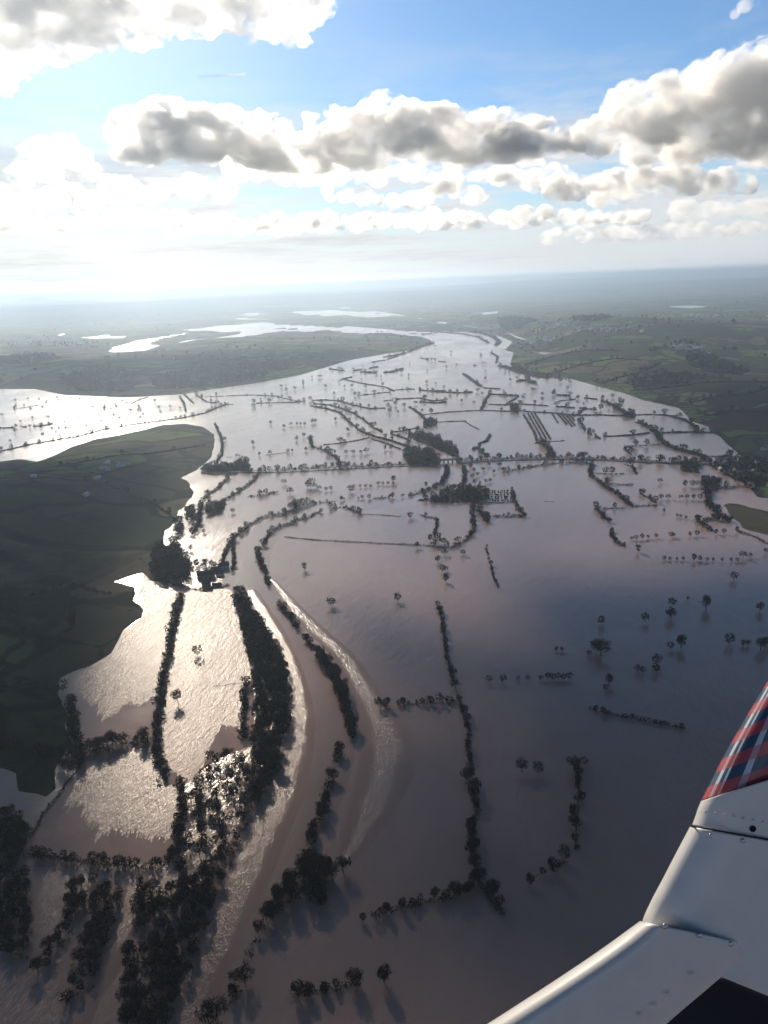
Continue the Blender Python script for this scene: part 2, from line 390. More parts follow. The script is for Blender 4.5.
tm = water_mat('choppy_bank_water', SILT, 0.12, 0.18, 1.0, 1.0, 0.36, streak=(1, 0.55), rot=-0.2, fade=0.13, spec=0.17)
strip('choppy_water', [(250, 590, 6), (262, 612, 9), (278, 640, 11), (291, 675, 13), (297, 715, 17), (291, 755, 22), (276, 800, 26), (254, 850, 28), (236, 895, 27), (214, 945, 27), (196, 985, 26), (172, 1040, 24)], tm, .012)
strip('choppy_water', [(272, 580, 3), (292, 605, 7), (318, 632, 9), (342, 655, 11), (364, 690, 16), (382, 722, 24), (388, 755, 28), (376, 800, 25), (356, 842, 15), (342, 864, 5)], tm, .018)

# wind-ruffled water: sheets with ragged downwind edges
wind = G(100, 860)[:2]-G(125, 800)[:2]; wind = wind/np.linalg.norm(wind)
def ragged(pts_px, rag, amp=17.0, step=0.9):
    """outline; edges whose index is in rag are combed into streaks along the wind"""
    P = Gs(pts_px); out = []
    for i in range(len(P)):
        a, b_ = P[i], P[(i+1) % len(P)]
        L = np.linalg.norm(b_-a)
        if i in rag:
            n = max(int(L/step), 2); ph = rng.uniform(0, 9); bn = vnoise(np.arange(n)/n*L/9.0+ph, np.full(n, ph), 1.0, 3)
            for k in range(n):
                s = k/n
                big = bn[k]
                sm = rng.uniform(0, 1)
                out.append(a+(b_-a)*s+wind*((big-0.25)*amp+(sm-0.5)*amp*0.7))
        else:
            n = max(int(L/6), 1)
            for k in range(n): out.append(a+(b_-a)*k/n+rng.normal(0, 0.5, 2)*(k > 0))
    return np.array(out)
FIELD_MATS = [water_mat('wind_ruffled_water_%d' % k, SILT, r_, r_+0.07, 1.1, 1.0, 0.42, streak=(1, 0.24), rot=-SUN_AZ-0.12, patch=0.035, spec=sp_) for k, (r_, sp_) in enumerate(((0.20, 0.05), (0.23, 0.08), (0.26, 0.20)))]
GL = [
 ([(143, 568), (150, 574), (160, 583), (172, 588), (181, 596), (176, 612), (170, 640), (165, 662), (160, 680), (157, 697), (150, 697), (142, 703), (130, 700), (122, 706), (112, 712), (104, 716), (98, 704), (90, 700), (84, 692),
   (74, 687), (66, 692), (64, 684), (64, 679), (86, 669), (110, 654), (124, 631), (141, 618), (143, 605), (141, 590)], [10, 11, 12, 13, 14, 15, 16, 17, 18, 19]),
 ([(184, 594), (196, 585), (215, 586), (231, 590), (237, 612), (245, 640), (252, 672), (251, 681), (244, 683), (243, 722), (240, 730), (222, 727), (212, 742), (207, 756), (200, 772), (188, 782), (180, 776),
   (170, 766), (161, 752), (162, 720), (166, 690), (172, 660), (178, 625)], [10, 11, 12, 13, 14, 15, 16]),
 ([(134, 748), (150, 748), (158, 770), (166, 784), (176, 786), (183, 792), (182, 812), (176, 828), (160, 834), (142, 832), (128, 830), (112, 832), (96, 834), (90, 824), (84, 806), (72, 806), (66, 800), (76, 782), (92, 766), (108, 760), (122, 752)],
  [6, 7, 8, 9, 10, 11, 12, 13, 14, 15, 19, 20]),
]
calm = water_mat('sheltered_calm_water', SILT, 0.03, 0.05, 0.3, 0.06, 0.02, patch=0.02)
sheet('calm_water', Gs([(150, 566), (190, 588), (232, 592), (246, 640), (254, 680), (254, 745), (215, 760), (184, 785), (184, 830), (172, 862), (100, 866), (30, 856), (40, 820), (80, 770), (56, 745), (56, 672), (110, 640), (140, 590)]), calm, 0.008)
sheet('calm_water', Gs([(-60, 862), (100, 870), (150, 872), (140, 940), (100, 1000), (60, 1100), (-120, 1100)]), calm, 0.008)
for k, (pts, rag) in enumerate(GL):
    sheet('ruffled_water', ragged(pts, rag), FIELD_MATS[k], 0.014)
rf2 = water_mat('lee_ruffled_water', SILT, 0.22, 0.30, 1.1, 1.0, 0.45, spec=0.3, streak=(1, 0.22), rot=-SUN_AZ-0.12, patch=0.03)
for pts, rag in [([(48, 868), (60, 870), (72, 876), (76, 892), (72, 910), (64, 928), (50, 938), (40, 925), (38, 900)], [3, 4, 5, 6, 7, 8]),
                 ([(80, 872), (92, 876), (90, 900), (80, 925), (64, 940), (70, 905)], [1, 2, 3, 4]),
                 ([(130, 878), (142, 882), (138, 905), (132, 930), (118, 950), (116, 930), (124, 900)], [1, 2, 3, 4, 5]),
                 ([(0, 960), (30, 965), (60, 955), (64, 990), (50, 1040), (-20, 1040), (-20, 970)], [0, 1, 2, 3])]:
    sheet('ruffled_water', ragged(pts, rag, 9), rf2, 0.014)
# ------------------------------------------------------------------ vegetation meshes
bark = grime('dark_bark', (0.032, 0.026, 0.021), 0.95, 0.3, 0.5)
twig = grime('bare_twigs', (0.020, 0.017, 0.015), 0.95, 0.45, 0.25)
hedgem = grime('bare_hedge', (0.018, 0.018, 0.014), 0.95, 0.5, 0.12)
ivy = grime('evergreen_leaves', (0.014, 0.022, 0.013), 0.9, 0.5, 0.3)
farm_m = grime('distant_twigs', (0.014, 0.013, 0.012), 0.95, 0.4, 0.02)

def stick(p, q, ra, rb, k=4):
    p = np.array(p, float); q = np.array(q, float); d_ = q-p; L = np.linalg.norm(d_)+1e-9; d_ /= L
    a = np.cross(d_, [0, 0, 1.0]) if abs(d_[2]) < 0.9 else np.cross(d_, [1.0, 0, 0]); a /= np.linalg.norm(a); c = np.cross(d_, a)
    ang = np.arange(k)*2*np.pi/k
    ring = np.cos(ang)[:, None]*a+np.sin(ang)[:, None]*c
    Vv = np.vstack([p+ring*ra, q+ring*rb])
    return Vv, [(i, (i+1) % k, k+(i+1) % k, k+i) for i in range(k)]
class MB:
    def __init__(s): s.V = []; s.F = []; s.n = 0
    def add(s, V_, F_):
        s.V.append(np.asarray(V_, float)); s.F += [tuple(x+s.n for x in f) for f in F_]; s.n += len(V_)
    def mesh(s, name, mat):
        me = bpy.data.meshes.new(name); me.from_pydata(np.vstack(s.V).tolist(), [], s.F)
        me.materials.append(mat); me.update(); return me
def twig_quads(C, size, r):
    """small elongated faces in random directions round the centres C"""
    n = len(C); d1 = r.normal(size=(n, 3)); d1 /= np.linalg.norm(d1, axis=1)[:, None]
    d2 = np.cross(d1, r.normal(size=(n, 3))); d2 /= np.linalg.norm(d2, axis=1)[:, None]
    s = size*r.uniform(0.6, 1.7, (n, 1))
    return np.stack([C-d1*s, C-d2*s*0.24, C+d1*s, C+d2*s*0.24], 1).reshape(-1, 3)
def make_tree(seed, h=12.0, w=10.0, n=520, crown_lo=0.28, dense=1.0):
    r = np.random.default_rng(seed)
    tb = MB(); tips = []
    lean = r.normal(0, 0.03, 2)
    top = np.array([lean[0]*h, lean[1]*h, h*0.42])
    tb.add(*stick((0, 0, -1.5), top*0.5, h*0.034, h*0.026, 6)); tb.add(*stick(top*0.5, top, h*0.026, h*0.02, 6))
    def grow(p, d_, L, rad_, lev):
        q = p+d_*L
        tb.add(*stick(p, q, rad_, rad_*0.6, 4 if lev < 2 else 3)); tips.append((p+q)/2); tips.append(q)
        if lev >= 3: return
        for _ in range(3 if lev < 2 else 2):
            nd = d_*0.75+r.normal(0, 0.55, 3)+np.array([0, 0, 0.12]); nd /= np.linalg.norm(nd)
            grow(q, nd, L*r.uniform(0.6, 0.85), rad_*0.55, lev+1)
    for k in range(6):
        a_ = k*math.pi*2/6+r.uniform(-.4, .4); el = r.uniform(0.35, 1.2)
        dd = np.array([math.cos(a_)*math.cos(el)*w/h*1.1, math.sin(a_)*math.cos(el)*w/h*1.1, math.sin(el)])
        dd /= np.linalg.norm(dd)
        grow(top*r.uniform(0.6, 1.0), dd, h*0.22*r.uniform(0.8, 1.15), h*0.012, 0)
    T = np.array(tips)
    # clumped crown: twigs cluster round the limb ends within an uneven dome
    cc = np.array([lean[0]*h, lean[1]*h, h*(crown_lo+1)/2]); rx = w/2; rz = h*(1-crown_lo)/2
    C = T[r.integers(0, len(T), int(n*dense))]+r.normal(0, h*0.05, (int(n*dense), 3))
    sh = r.normal(size=(int(n*0.55*dense), 3)); sh /= np.linalg.norm(sh, axis=1)[:, None]
    lob = 0.80+0.22*np.sin(sh[:, 0]*5+seed)+0.14*np.sin(sh[:, 1]*7+seed*2)+0.1*np.sin(sh[:, 2]*9)
    sh = cc+sh*np.array([rx, rx, rz])*(lob*r.uniform(0.55, 1.0, len(sh))**0.6)[:, None]
    C = np.vstack([C, sh]); C = C[C[:, 2] > h*0.12]
    q = (C-cc)/np.array([rx, rx, rz]); nr_ = np.linalg.norm(q, axis=1); C = np.where(nr_[:, None] > 1.08, cc+(C-cc)/nr_[:, None]*1.05, C)
    Vq = twig_quads(C, h*0.038, r)
    return tb.mesh('trunk', bark), (Vq, h)
def quads_mesh(name, Vq, mat):
    n = len(Vq)//4; me = bpy.data.meshes.new(name)
    me.vertices.add(len(Vq)); me.vertices.foreach_set('co', Vq.astype(np.float32).ravel())
    me.loops.add(n*4); me.loops.foreach_set('vertex_index', np.arange(n*4, dtype=np.int32))
    me.polygons.add(n); me.polygons.foreach_set('loop_start', np.arange(0, n*4, 4, dtype=np.int32)); me.polygons.foreach_set('loop_total', np.full(n, 4, dtype=np.int32))
    me.materials.append(mat); me.update(calc_edges=True); return me
VARS = []
for k in range(9):
    hh, ww = [(12, 11), (12, 9), (12, 12), (12, 8), (12, 10), (12, 7), (12, 11.5), (12, 6), (12, 9.5)][k]
    tr_, (vq, _) = make_tree(30+k, hh, ww, n=850, crown_lo=[.25, .2, .3, .15, .25, .12, .3, .1, .2][k])
    VARS.append((tr_, quads_mesh('crown', vq, twig)))
# evergreen / ivy-clad dense column
EVER = []
for k in range(3):
    r = np.random.default_rng(90+k); C = r.normal(size=(1100, 3)); C /= np.linalg.norm(C, axis=1)[:, None]
    zz = C[:, 2]; wdt = 3.2*(1-0.35*np.clip(zz, 0, 1))
    C = np.stack([C[:, 0]*wdt, C[:, 1]*wdt, 6.6+zz*5.8], -1)*1.0+r.normal(0, 0.35, (1100, 3))
    mb = MB(); mb.add(*stick((0, 0, -1.5), (0, 0, 8), .4, .2, 6))
    EVER.append((mb.mesh('trunk', bark), quads_mesh('crown', twig_quads(C, 0.75, r), ivy)))
# light crowns for the far stuff
LITE = []
for k in range(6):
    r = np.random.default_rng(60+k); w_ = [11, 9, 8, 12, 7, 10][k]
    C = r.normal(size=(90, 3)); C /= np.linalg.norm(C, axis=1)[:, None]
    C = C*np.array([w_/2, w_/2, 4.6])*(r.uniform(0.25, 1, (90, 1))**0.5)+np.array([0, 0, 7.0])
    Vq = twig_quads(C, 1.5, r)
    st = np.array([[-.35, 0, -1], [.35, 0, -1], [.2, 0, 6], [-.2, 0, 6], [0, -.35, -1], [0, .35, -1], [0, .2, 6], [0, -.2, 6]], float)
    LITE.append(np.vstack([Vq, st]))

TREES = []      # (x, y, h, kind, label, group, z)
def zland(x, y):
    v = land_h(np.array([x]), np.array([y]))[0]; return max(v, -0.3)

def add_tree(x, y, h, label, group=None, kind='bare'): TREES.append([x, y, h*(1.2+0.25*min(max((math.hypot(x, y)-700)/900, 0), 1)), kind, label, group])

def foliage(C, S, r, dist):
    """twiggy clumps: loose small faces near by, lumps far away"""
    if dist > 1700: return clumps(C, S, r)
    n = 16 if dist < 900 else 10
    N = len(C); d_ = r.normal(size=(N, n, 3)); d_ /= np.linalg.norm(d_, axis=2)[:, :, None]
    p = C[:, None, :]+d_*S[:, None, :]*(r.uniform(0.2, 1.15, (N, n, 1))**0.6)
    sz = S.mean(1)[:, None].repeat(n, 1).ravel()*(0.42 if n == 16 else 0.55)
    Vq = twig_quads(p.reshape(-1, 3), sz[:, None], r)
    return Vq, np.arange(len(Vq)).reshape(-1, 4)
def clumps(C, S, r):
    """lumpy low clumps of foliage at centres C, half-sizes S"""
    g = (1+5**.5)/2
    base = np.array([(-1, g, 0), (1, g, 0), (-1, -g, 0), (1, -g, 0), (0, -1, g), (0, 1, g), (0, -1, -g), (0, 1, -g), (g, 0, -1), (g, 0, 1), (-g, 0, -1), (-g, 0, 1)], float)/1.9
    fc = np.array([(0, 11, 5), (0, 5, 1), (0, 1, 7), (0, 7, 10), (0, 10, 11), (1, 5, 9), (5, 11, 4), (11, 10, 2), (10, 7, 6), (7, 1, 8), (3, 9, 4), (3, 4, 2), (3, 2, 6), (3, 6, 8), (3, 8, 9), (4, 9, 5), (2, 4, 11), (6, 2, 10), (8, 6, 7), (9, 8, 1)])
    n = len(C)
    Vv = base[None]*S[:, None, :]*r.uniform(0.65, 1.3, (n, 12, 1))+C[:, None, :]
    Fc = fc[None]+(np.arange(n)*12)[:, None, None]
    return Vv.reshape(-1, 3), Fc.reshape(-1, 3)
def hedge(desc, pts, w=3.0, h=2.4, gap=0.0, trees=0.0, th=9.0, group=None, tgroup=None, mat=None, jitter=1.2, name='hedgerow', catg='hedgerow', make=True, tlabel=None):
    P = Gs(pts); seg = np.linalg.norm(np.diff(P, axis=0), axis=1); L = seg.sum(); cum = np.concatenate([[0], np.cumsum(seg)])
    dist = np.linalg.norm(P.mean(0)); r = np.random.default_rng(abs(hash(desc)) % 1000003 if False else int(P.sum()*10) % 1000003)
    fk = 1.0 if dist < 700 else max(0.72, 1-0.00015*(dist-700)); w = w*fk; h = h*fk
    if make:
        step = max(w*0.42, dist*0.0010)
        s = np.arange(0, L, step)+r.uniform(-.3, .3, len(np.arange(0, L, step)))*step; s = np.clip(s, 0, L)
        if gap > 0:
            keep = vnoise(s, np.full_like(s, 5.5), 14.0+dist*0.01, int(L) % 97) > gap
            s = s[keep]
            if len(s) == 0: s = np.array([L/2])
        x = np.interp(s, cum, P[:, 0]); y = np.interp(s, cum, P[:, 1])
        # a hedge never runs dead straight
        x += (vnoise(s, s*0+1, 18, 7)-.5)*jitter*2; y += (vnoise(s, s*0+2, 18, 8)-.5)*jitter*2
        hv = h*(0.6+0.8*vnoise(s, s*0+3, 9, 11))*r.uniform(0.75, 1.25, len(s))
        wv_ = w*r.uniform(0.4, 0.75, len(s))
        z = np.maximum(land_h(x, y), -0.2)
        C = np.stack([x+r.normal(0, w*0.16, len(s)), y+r.normal(0, w*0.16, len(s)), z+hv*0.42], -1)
        S = np.stack([np.maximum(wv_, step*0.55), np.maximum(wv_, step*0.55), hv*0.6], -1)
        Vv, Fc = foliage(C, S, r, dist)
        if gap > 0:      # the hedge's low drowned line still runs through its gaps
            xs = np.interp(np.linspace(0, L, 2+int(L/12)), cum, P[:, 0]); ys = np.interp(np.linspace(0, L, 2+int(L/12)), cum, P[:, 1]); m0 = len(xs)
            zs = np.maximum(land_h(xs, ys), -0.2); ln = np.vstack([np.stack([xs-.25, ys, zs+.25], -1), np.stack([xs+.25, ys, zs+.25], -1)])
            lf = np.array([(q_, m0+q_, m0+q_+1, q_+1) for q_ in range(m0-1)])+len(Vv)
            if Fc.shape[1] == 3: lf = np.vstack([lf[:, [0, 1, 2]], lf[:, [0, 2, 3]]])
            Vv = np.vstack([Vv, ln]); Fc = np.vstack([Fc, lf])
        org = C[len(C)//2].copy(); org[2] = 0
        o = mesh_obj(name, Vv-org, Fc, mat or hedgem); o.location = org
        tag(o, desc, catg, group)
    if trees > 0:
        n = int(L/trees)
        for k in range(n+1):
            s_ = min(L, max(0, (k+r.uniform(-.9, .9))*trees))
            x = np.interp(s_, cum, P[:, 0])+r.normal(0, 1.2); y = np.interp(s_, cum, P[:, 1])+r.normal(0, 1.2)
            lab = tlabel or ('bare tree in the ' + desc.split(' ', 1)[1] if False else 'bare tree rising from the ' + desc)
            add_tree(x, y, th*r.uniform(0.5, 1.35), ' '.join(lab.split()[:16]), tgroup or 'trees of the '+desc)
def in_poly(P, x, y):
    c = False; n = len(P)
    for i in range(n):
        ax, ay = P[i]; bx, by = P[(i+1) % n]
        if (ay > y) != (by > y) and x < (bx-ax)*(y-ay)/(by-ay)+ax: c = not c
    return c
def wood(desc, pts, spacing, th, scrub=True, sw=3.5, sh=3.0, tlabel=None, frac=1.0, sdens=1.0):
    P = Gs(pts); r = np.random.default_rng(int(abs(P.sum())*7) % 99991)
    A = 0.5*abs(np.dot(P[:, 0], np.roll(P[:, 1], 1))-np.dot(P[:, 1], np.roll(P[:, 0], 1)))
    lo, hi = P.min(0), P.max(0); n = int(A/spacing**2*frac)+1; got = []; tries = 0; sp2 = (spacing*0.55)**2
    while len(got) < n and tries < n*60:
        tries += 1; q = r.uniform(lo, hi)
        if in_poly(P, *q) and all((q[0]-g[0])**2+(q[1]-g[1])**2 > (spacing*0.55)**2 for g in got): got.append(q)
    for q in got: add_tree(q[0], q[1], th*r.uniform(0.65, 1.25), tlabel or 'bare tree standing in the '+desc, 'trees of the '+desc)
    if scrub:
        m_ = int(A/(sw*sw*0.9)*sdens)+3; q = r.uniform(lo, hi, (m_*14, 2))
        q = q[(poly_sd(P, q[:, 0], q[:, 1]) > 0)]
        nv = vnoise(q[:, 0], q[:, 1], 13, 5); q = q[(nv > 0.30) | (r.random(len(q)) < 0.08)][:m_]
        Q_ = q; hv = 0.8*sh*r.uniform(0.3, 1.3, len(Q_)); z = np.maximum(land_h(Q_[:, 0], Q_[:, 1]), -0.2)
        Cc = np.stack([Q_[:, 0], Q_[:, 1], z+hv*0.35], -1); Sc = np.stack([sw*r.uniform(.4, .9, len(Q_))]*2+[hv*0.6], -1)
        Vv, Fc = foliage(Cc, Sc, r, np.linalg.norm(P.mean(0)))
        org = np.array([*P.mean(0), 0]); o = mesh_obj('undergrowth', Vv-org, Fc, hedgem); o.location = org
        tag(o, 'tangled undergrowth filling the '+desc, 'undergrowth', kind='stuff')

# ---- river banks, roads and hedges, surveyed one by one
H = hedge
# far part of the flood
H('thin hedge along the upper river at the far bend', [(420, 335), (440, 332), (462, 334), (478, 337), (489, 343)], 14, 7, trees=90, th=10, gap=.15)
H('dark tree belt hugging the far river loop', [(496, 345), (500, 342), (494, 337), (480, 333), (470, 332)], 24, 9, trees=60, th=11)
H('tree line on the far dyke above the plain', [(262, 334.5), (300, 333), (340, 334.5), (384, 336), (412, 338)], 26, 8, gap=.3, trees=110)
H('ragged tree line edging the plain by the flood', [(384, 357), (398, 355), (412, 350.5), (424, 346), (434, 343)], 16, 7, gap=.2, trees=60)
H('double hedge below the plain near the shore', [(372, 362), (386, 360), (400, 355), (410, 352)], 12, 5, gap=.15)
H('broken hedge chain west of the double hedge', [(330, 369), (345, 371), (355, 370.5), (378, 367)], 16, 5, gap=.45, trees=70)
H('low tree belt in the water below the plain', [(362, 372), (378, 373), (392, 372), (402, 369)], 16, 7, gap=.2, trees=45)
H('long hedge zigzagging under the low tree belt', [(341, 380), (352, 377), (342, 379), (360, 383), (385, 387), (394, 391)], 7, 4)
H('dotted hedge running east from the zigzag hedge', [(396, 390), (412, 389), (430, 391), (446, 391)], 7, 4, gap=.35, trees=50)
H('faint dotted hedge south of the zigzag hedge', [(352, 396), (368, 394.5), (385, 392.5), (394, 392)], 6, 3.5, gap=.4, trees=45)
H('hedge crossing the middle meadow west to east', [(384, 401), (400, 399), (420, 398), (432, 401), (444, 400)], 6, 4, gap=.3, trees=55)
H('hedge with rounded bushes under the far shore', [(500, 366), (512, 369), (522, 373), (535, 376), (548, 378)], 22, 9, trees=40)
H('straight diagonal hedge in the far flood', [(464, 374), (472, 380), (481, 386.5)], 13, 6)
H('short dark hedge beside the diagonal hedge', [(484, 388), (500, 389)], 12, 5)
H('tree clump in the water below far shore', [(519, 381), (528, 380.5), (534, 383)], 22, 9, trees=20, th=11)
H('short kinked hedge near the far river loop', [(492, 353), (498, 357), (496, 363)], 10, 6)
H('dotted hedge strung across the far flood', [(474, 366), (480, 364), (492, 365), (505, 366)], 10, 5, gap=.35, trees=60)
H('scattered hedge in the far western flood', [(421, 358), (432, 361), (446, 362)], 9, 5, gap=.4, trees=60)
H('bushy hedge row of the upper middle flood', [(420, 390), (440, 392), (462, 393), (478, 392)], 8, 5, gap=.25, trees=45)
H('lower bushy hedge row left of centre', [(420, 402), (436, 403), (446, 402)], 7, 5, gap=.3, trees=35)
H('dark bushy row in the central far flood', [(489, 394), (500, 395), (518, 396)], 9, 6, gap=.1, trees=28)
H('bushy row east of the central dark row', [(524, 395.5), (540, 396), (556, 395), (570, 396)], 8, 6, gap=.35, trees=35)
H('slanting block hedge left of its twin', [(490, 394), (485, 400), (482, 409)], 9, 5)
H('slanting block hedge right of its twin', [(518, 397), (511, 401), (505, 405.5)], 8, 4)
H('thin road hedge over the central flood', [(420, 415), (450, 412), (480, 410.4), (511, 411.5)], 5, 3, trees=70)
H('hedge linking the two dark orchard strips', [(514, 410), (530, 412), (552, 413), (576, 415.5), (600, 415), (628, 416.5)], 6, 3.5, trees=50)
H('short spur hedge north of the orchard strips', [(577, 415), (581, 411), (586, 407.5)], 8, 4)
H('dotted hedge over the right central flood', [(484, 404), (500, 405), (520, 404), (548, 406), (575, 408), (602, 410), (618, 411)], 5, 4, gap=.3, trees=40)
H('dotted hedge under the right shore fields', [(560, 401), (585, 398), (602, 400), (624, 402)], 7, 4, gap=.4, trees=45)
H('tree row slanting down from the right shore', [(602, 401), (612, 405), (622, 411), (630, 415)], 9, 6, gap=.1, trees=28, th=10)
H('hedge from round copse towards the right shore', [(630, 415.5), (645, 414.5), (664, 415)], 6, 3, trees=60)
H('curved dark hedge guarding the right shore pool', [(664, 414.6), (674, 417), (685, 420), (693, 425), (697.6, 428), (696, 433)], 9, 5, trees=40)
H('thin hedge closing the right shore pool', [(656, 433), (675, 432.5), (695, 432.2), (718, 433)], 6, 4, gap=.1, trees=40)
H('thick diagonal tree belt facing the village', [(639, 422), (648, 427), (656, 432), (660, 441), (668, 446), (679, 450), (690, 453), (702, 456), (706, 461)], 11, 5.5, trees=17, th=9)
H('thin hedge behind the village pool', [(706, 456.5), (722, 457), (741, 457.5)], 6, 3, trees=60)
H('straight hedge left of the diagonal belt', [(605, 436.5), (628, 435.5), (650, 433.2)], 6, 3.5, trees=50)
H('bent hedge above the causeway trees', [(632, 455), (625, 449.5), (624, 447), (640, 446), (660, 444.5)], 4.5, 3, trees=40)
H('dotted hedge beside the second orchard strip', [(578, 419), (582, 425), (586, 432), (600, 439)], 6, 4, gap=.35, trees=40)
H('thin wet hedge right of the orchard strip', [(542, 441.8), (565, 440.8)], 4, 2, gap=.2)
H('winding hedge along the big orchard strip', [(524, 415), (527, 420), (533, 430), (536, 437), (538, 443)], 5.5, 3.5)
H('thick hedge joining orchard strip to causeway', [(538, 443), (547, 447), (550, 452), (553, 457)], 12, 6, trees=14, th=9)
# middle river
H('hedge on the upper river bank, northern line', [(296, 402), (310, 400.5), (326, 400), (340, 401), (352, 405), (362, 407), (370, 408.6), (390, 408)], 6, 4, gap=.12, trees=40)
H('hedge on the north bank of the river', [(313, 403.5), (330, 405), (340, 408), (353, 413), (364, 420), (374, 428), (382.5, 432)], 5.5, 4, gap=.1, trees=50)
H('hedge on the south bank of the river', [(311, 406), (328, 409), (340, 413), (351, 423.5), (360, 431), (374, 436.5), (393, 441.6), (414, 449), (430, 457)], 6, 4.5, trees=55)
H('bushy bank hedge above the bridge', [(391, 434), (403, 437.5), (410, 441)], 6, 4, gap=.1, trees=30)
H('curving hedge inside the riverside wood', [(420, 441), (432.5, 447), (445, 452), (454, 457)], 4, 3)
H('hedge running north from the wooded knoll', [(409.6, 407), (416, 411), (422, 415.6), (427, 422), (425, 428)], 8, 4)
H('straight hedge right of the wooded knoll', [(432.5, 422.5), (450, 421.5), (466, 421)], 4.5, 2.6)
H('sparse hedge ending in the pale meadow', [(466, 422), (472, 426), (480, 430)], 3.5, 2, gap=.3)
H('zigzag hedge near the flooded farm', [(478, 449), (480, 443), (487, 441), (490, 435)], 6, 4)
H('two short hedges left of the flooded farm', [(391, 432.5), (403, 431), (407, 430), (418, 428)], 6, 3.5, gap=.1, trees=30)
H('thin hedge leaving the south bank westwards', [(324, 445), (338, 443.5), (351, 441.6), (360, 440), (370, 437.5)], 5, 2.6, trees=45)
H('second bank hedge beside the south bank', [(372, 439), (385, 443), (400, 449)], 5, 3, gap=.1)
H('hooked hedge left of the river bend', [(310, 437.5), (311, 444), (314, 448), (322, 450), (332, 455), (338, 460), (341, 466)], 6, 4.5, trees=30)
# the causeway
H('long tree lined causeway, western half', [(202, 472), (222, 472), (246, 471), (262, 471.5), (290, 470.5), (320, 468.5), (350, 467.5), (380, 466), (404, 465), (438, 464.5)], 7, 4.5, trees=8.5, th=8.5, tlabel='bare tree in the long causeway row west of the river bridge')
H('long tree lined causeway, eastern half', [(458, 462.5), (480, 460.5), (505, 459), (530, 458.5), (553, 458), (588, 458.5), (620, 460), (650, 461.5), (681, 463), (702, 463)], 7, 4.5, trees=7.5, th=8.5, tlabel='bare tree in the long causeway row east of the river bridge')
H('dark lower bank hedge beneath the causeway', [(503, 472), (520, 469), (538, 465.8), (560, 463.5), (586, 462.5)], 6, 3.5, trees=15, th=6)
H('thick winding hedge falling from the causeway', [(586, 463), (594, 465), (589, 471), (592, 477), (598, 481), (605, 487), (613, 492), (621, 497), (627, 503), (631, 507)], 8, 5, trees=22, th=7)
H('dotted hedge right of the winding hedge', [(595.6, 473.5), (610, 474), (624, 474), (634, 474.6)], 4, 2.6, gap=.2, trees=40)
H('low dark hedge and bushes past the winding hedge', [(603, 484), (614, 484), (622, 485), (634, 485)], 5, 3, gap=.2, trees=30)
H('small bent hedge hanging from the causeway', [(626, 464.8), (633, 467), (636, 474)], 5, 3.5, trees=20)
H('dark hedge row south east of winding hedge', [(633, 506.5), (645, 506), (657, 505.5)], 4.5, 3, gap=.15)
H('short leaning hedge in the right meadow', [(595.6, 508), (600, 512), (605, 518), (609.5, 522)], 7, 4.5, trees=18, th=7)
H('sparse bushes between the right meadow hedges', [(604, 509), (614, 508), (622, 508), (632, 511)], 4, 2.6, gap=.35, trees=25, th=6)
H('short hooked hedge in the right meadow', [(612, 531), (613, 537), (617, 542), (625, 547)], 6, 4, trees=18, th=6.5)
H('thin bank hedge of the right pool', [(712, 466.7), (724.6, 473), (737, 481)], 5, 3, trees=20, th=7)
H('broad tree belt left of the green islet', [(706, 487), (708, 495), (707, 502), (712, 508), (717, 513), (724, 519), (731, 523)], 11, 6, trees=13, th=8)
H('tree belt south west of the green islet', [(697, 520), (706, 520), (718, 519), (727, 520)], 9, 5, trees=15, th=7)
H('short belt leaning below the islet trees', [(698, 521), (704, 526), (711, 531)], 8, 5, trees=16, th=7)
H('village edge hedge above the right pool', [(712, 491), (724, 488), (738, 487), (750, 488)], 6, 4, gap=.15, trees=14, th=7)
H('dark hedge row of four bushy trees', [(640, 493), (645, 496), (650, 499), (656, 503)], 4, 3, gap=.3, trees=16, th=7)
H('curving shoreline hedge at the right frame edge', [(738, 531), (748, 534), (757, 538), (768, 544)], 4, 2.2)
# western flood
H('long road hedge above the headland', [(-10, 453), (12, 449), (29, 445), (57, 440), (77, 437), (106, 429), (137.5, 424), (165, 420.5), (183, 418), (204, 413.5), (216, 408), (227, 404)], 5.5, 3.5, gap=.12, trees=20, th=7, tlabel='bare tree on the long road hedge above the dark headland')
H('broken hedge bar in the western flood', [(-6, 428), (10, 428), (26, 427)], 6, 4, gap=.2, trees=18, th=7)
H('tree row beside the broken western bar', [(34, 426.5), (44, 425.5), (53, 424)], 6, 5, gap=.1, trees=12, th=8)
H('faint hedge crossing the western flood', [(10, 410), (40, 405), (68, 400), (100, 401)], 4, 2.4, gap=.35, trees=60, th=6)
H('broken hedge at the centre of western flood', [(92, 409), (108, 407), (120, 405)], 4, 2.4, gap=.3, trees=40)
H('short hedge below the middle shore', [(131, 404), (139, 400), (148, 397)], 6, 3)
H('curled hedge at the mouth of the lane', [(196, 395), (200, 397), (206, 402), (216, 403)], 7, 3.6, trees=40)
H('thin lane hedge right of the curled hedge', [(206, 397), (226, 396), (250, 395), (275, 396), (300, 402)], 6, 3, gap=.2, trees=60)
H('short upright hedge beside the lane mouth', [(180, 397), (184, 404), (186, 412)], 5, 3.5, trees=30, th=6)
H('slanting bush row right of the lane mouth', [(184, 394), (190, 400), (193, 403)], 7, 3.6)
H('thin straight hedge of the north western water', [(227, 404.5), (245, 404), (262, 403), (297, 402.5)], 6, 3, gap=.25, trees=60)
H('hedge climbing beside the headland tip', [(215, 424), (218, 430), (221, 437), (222.5, 446), (222, 455), (217, 461)], 5, 4, gap=.15, trees=30, th=6)
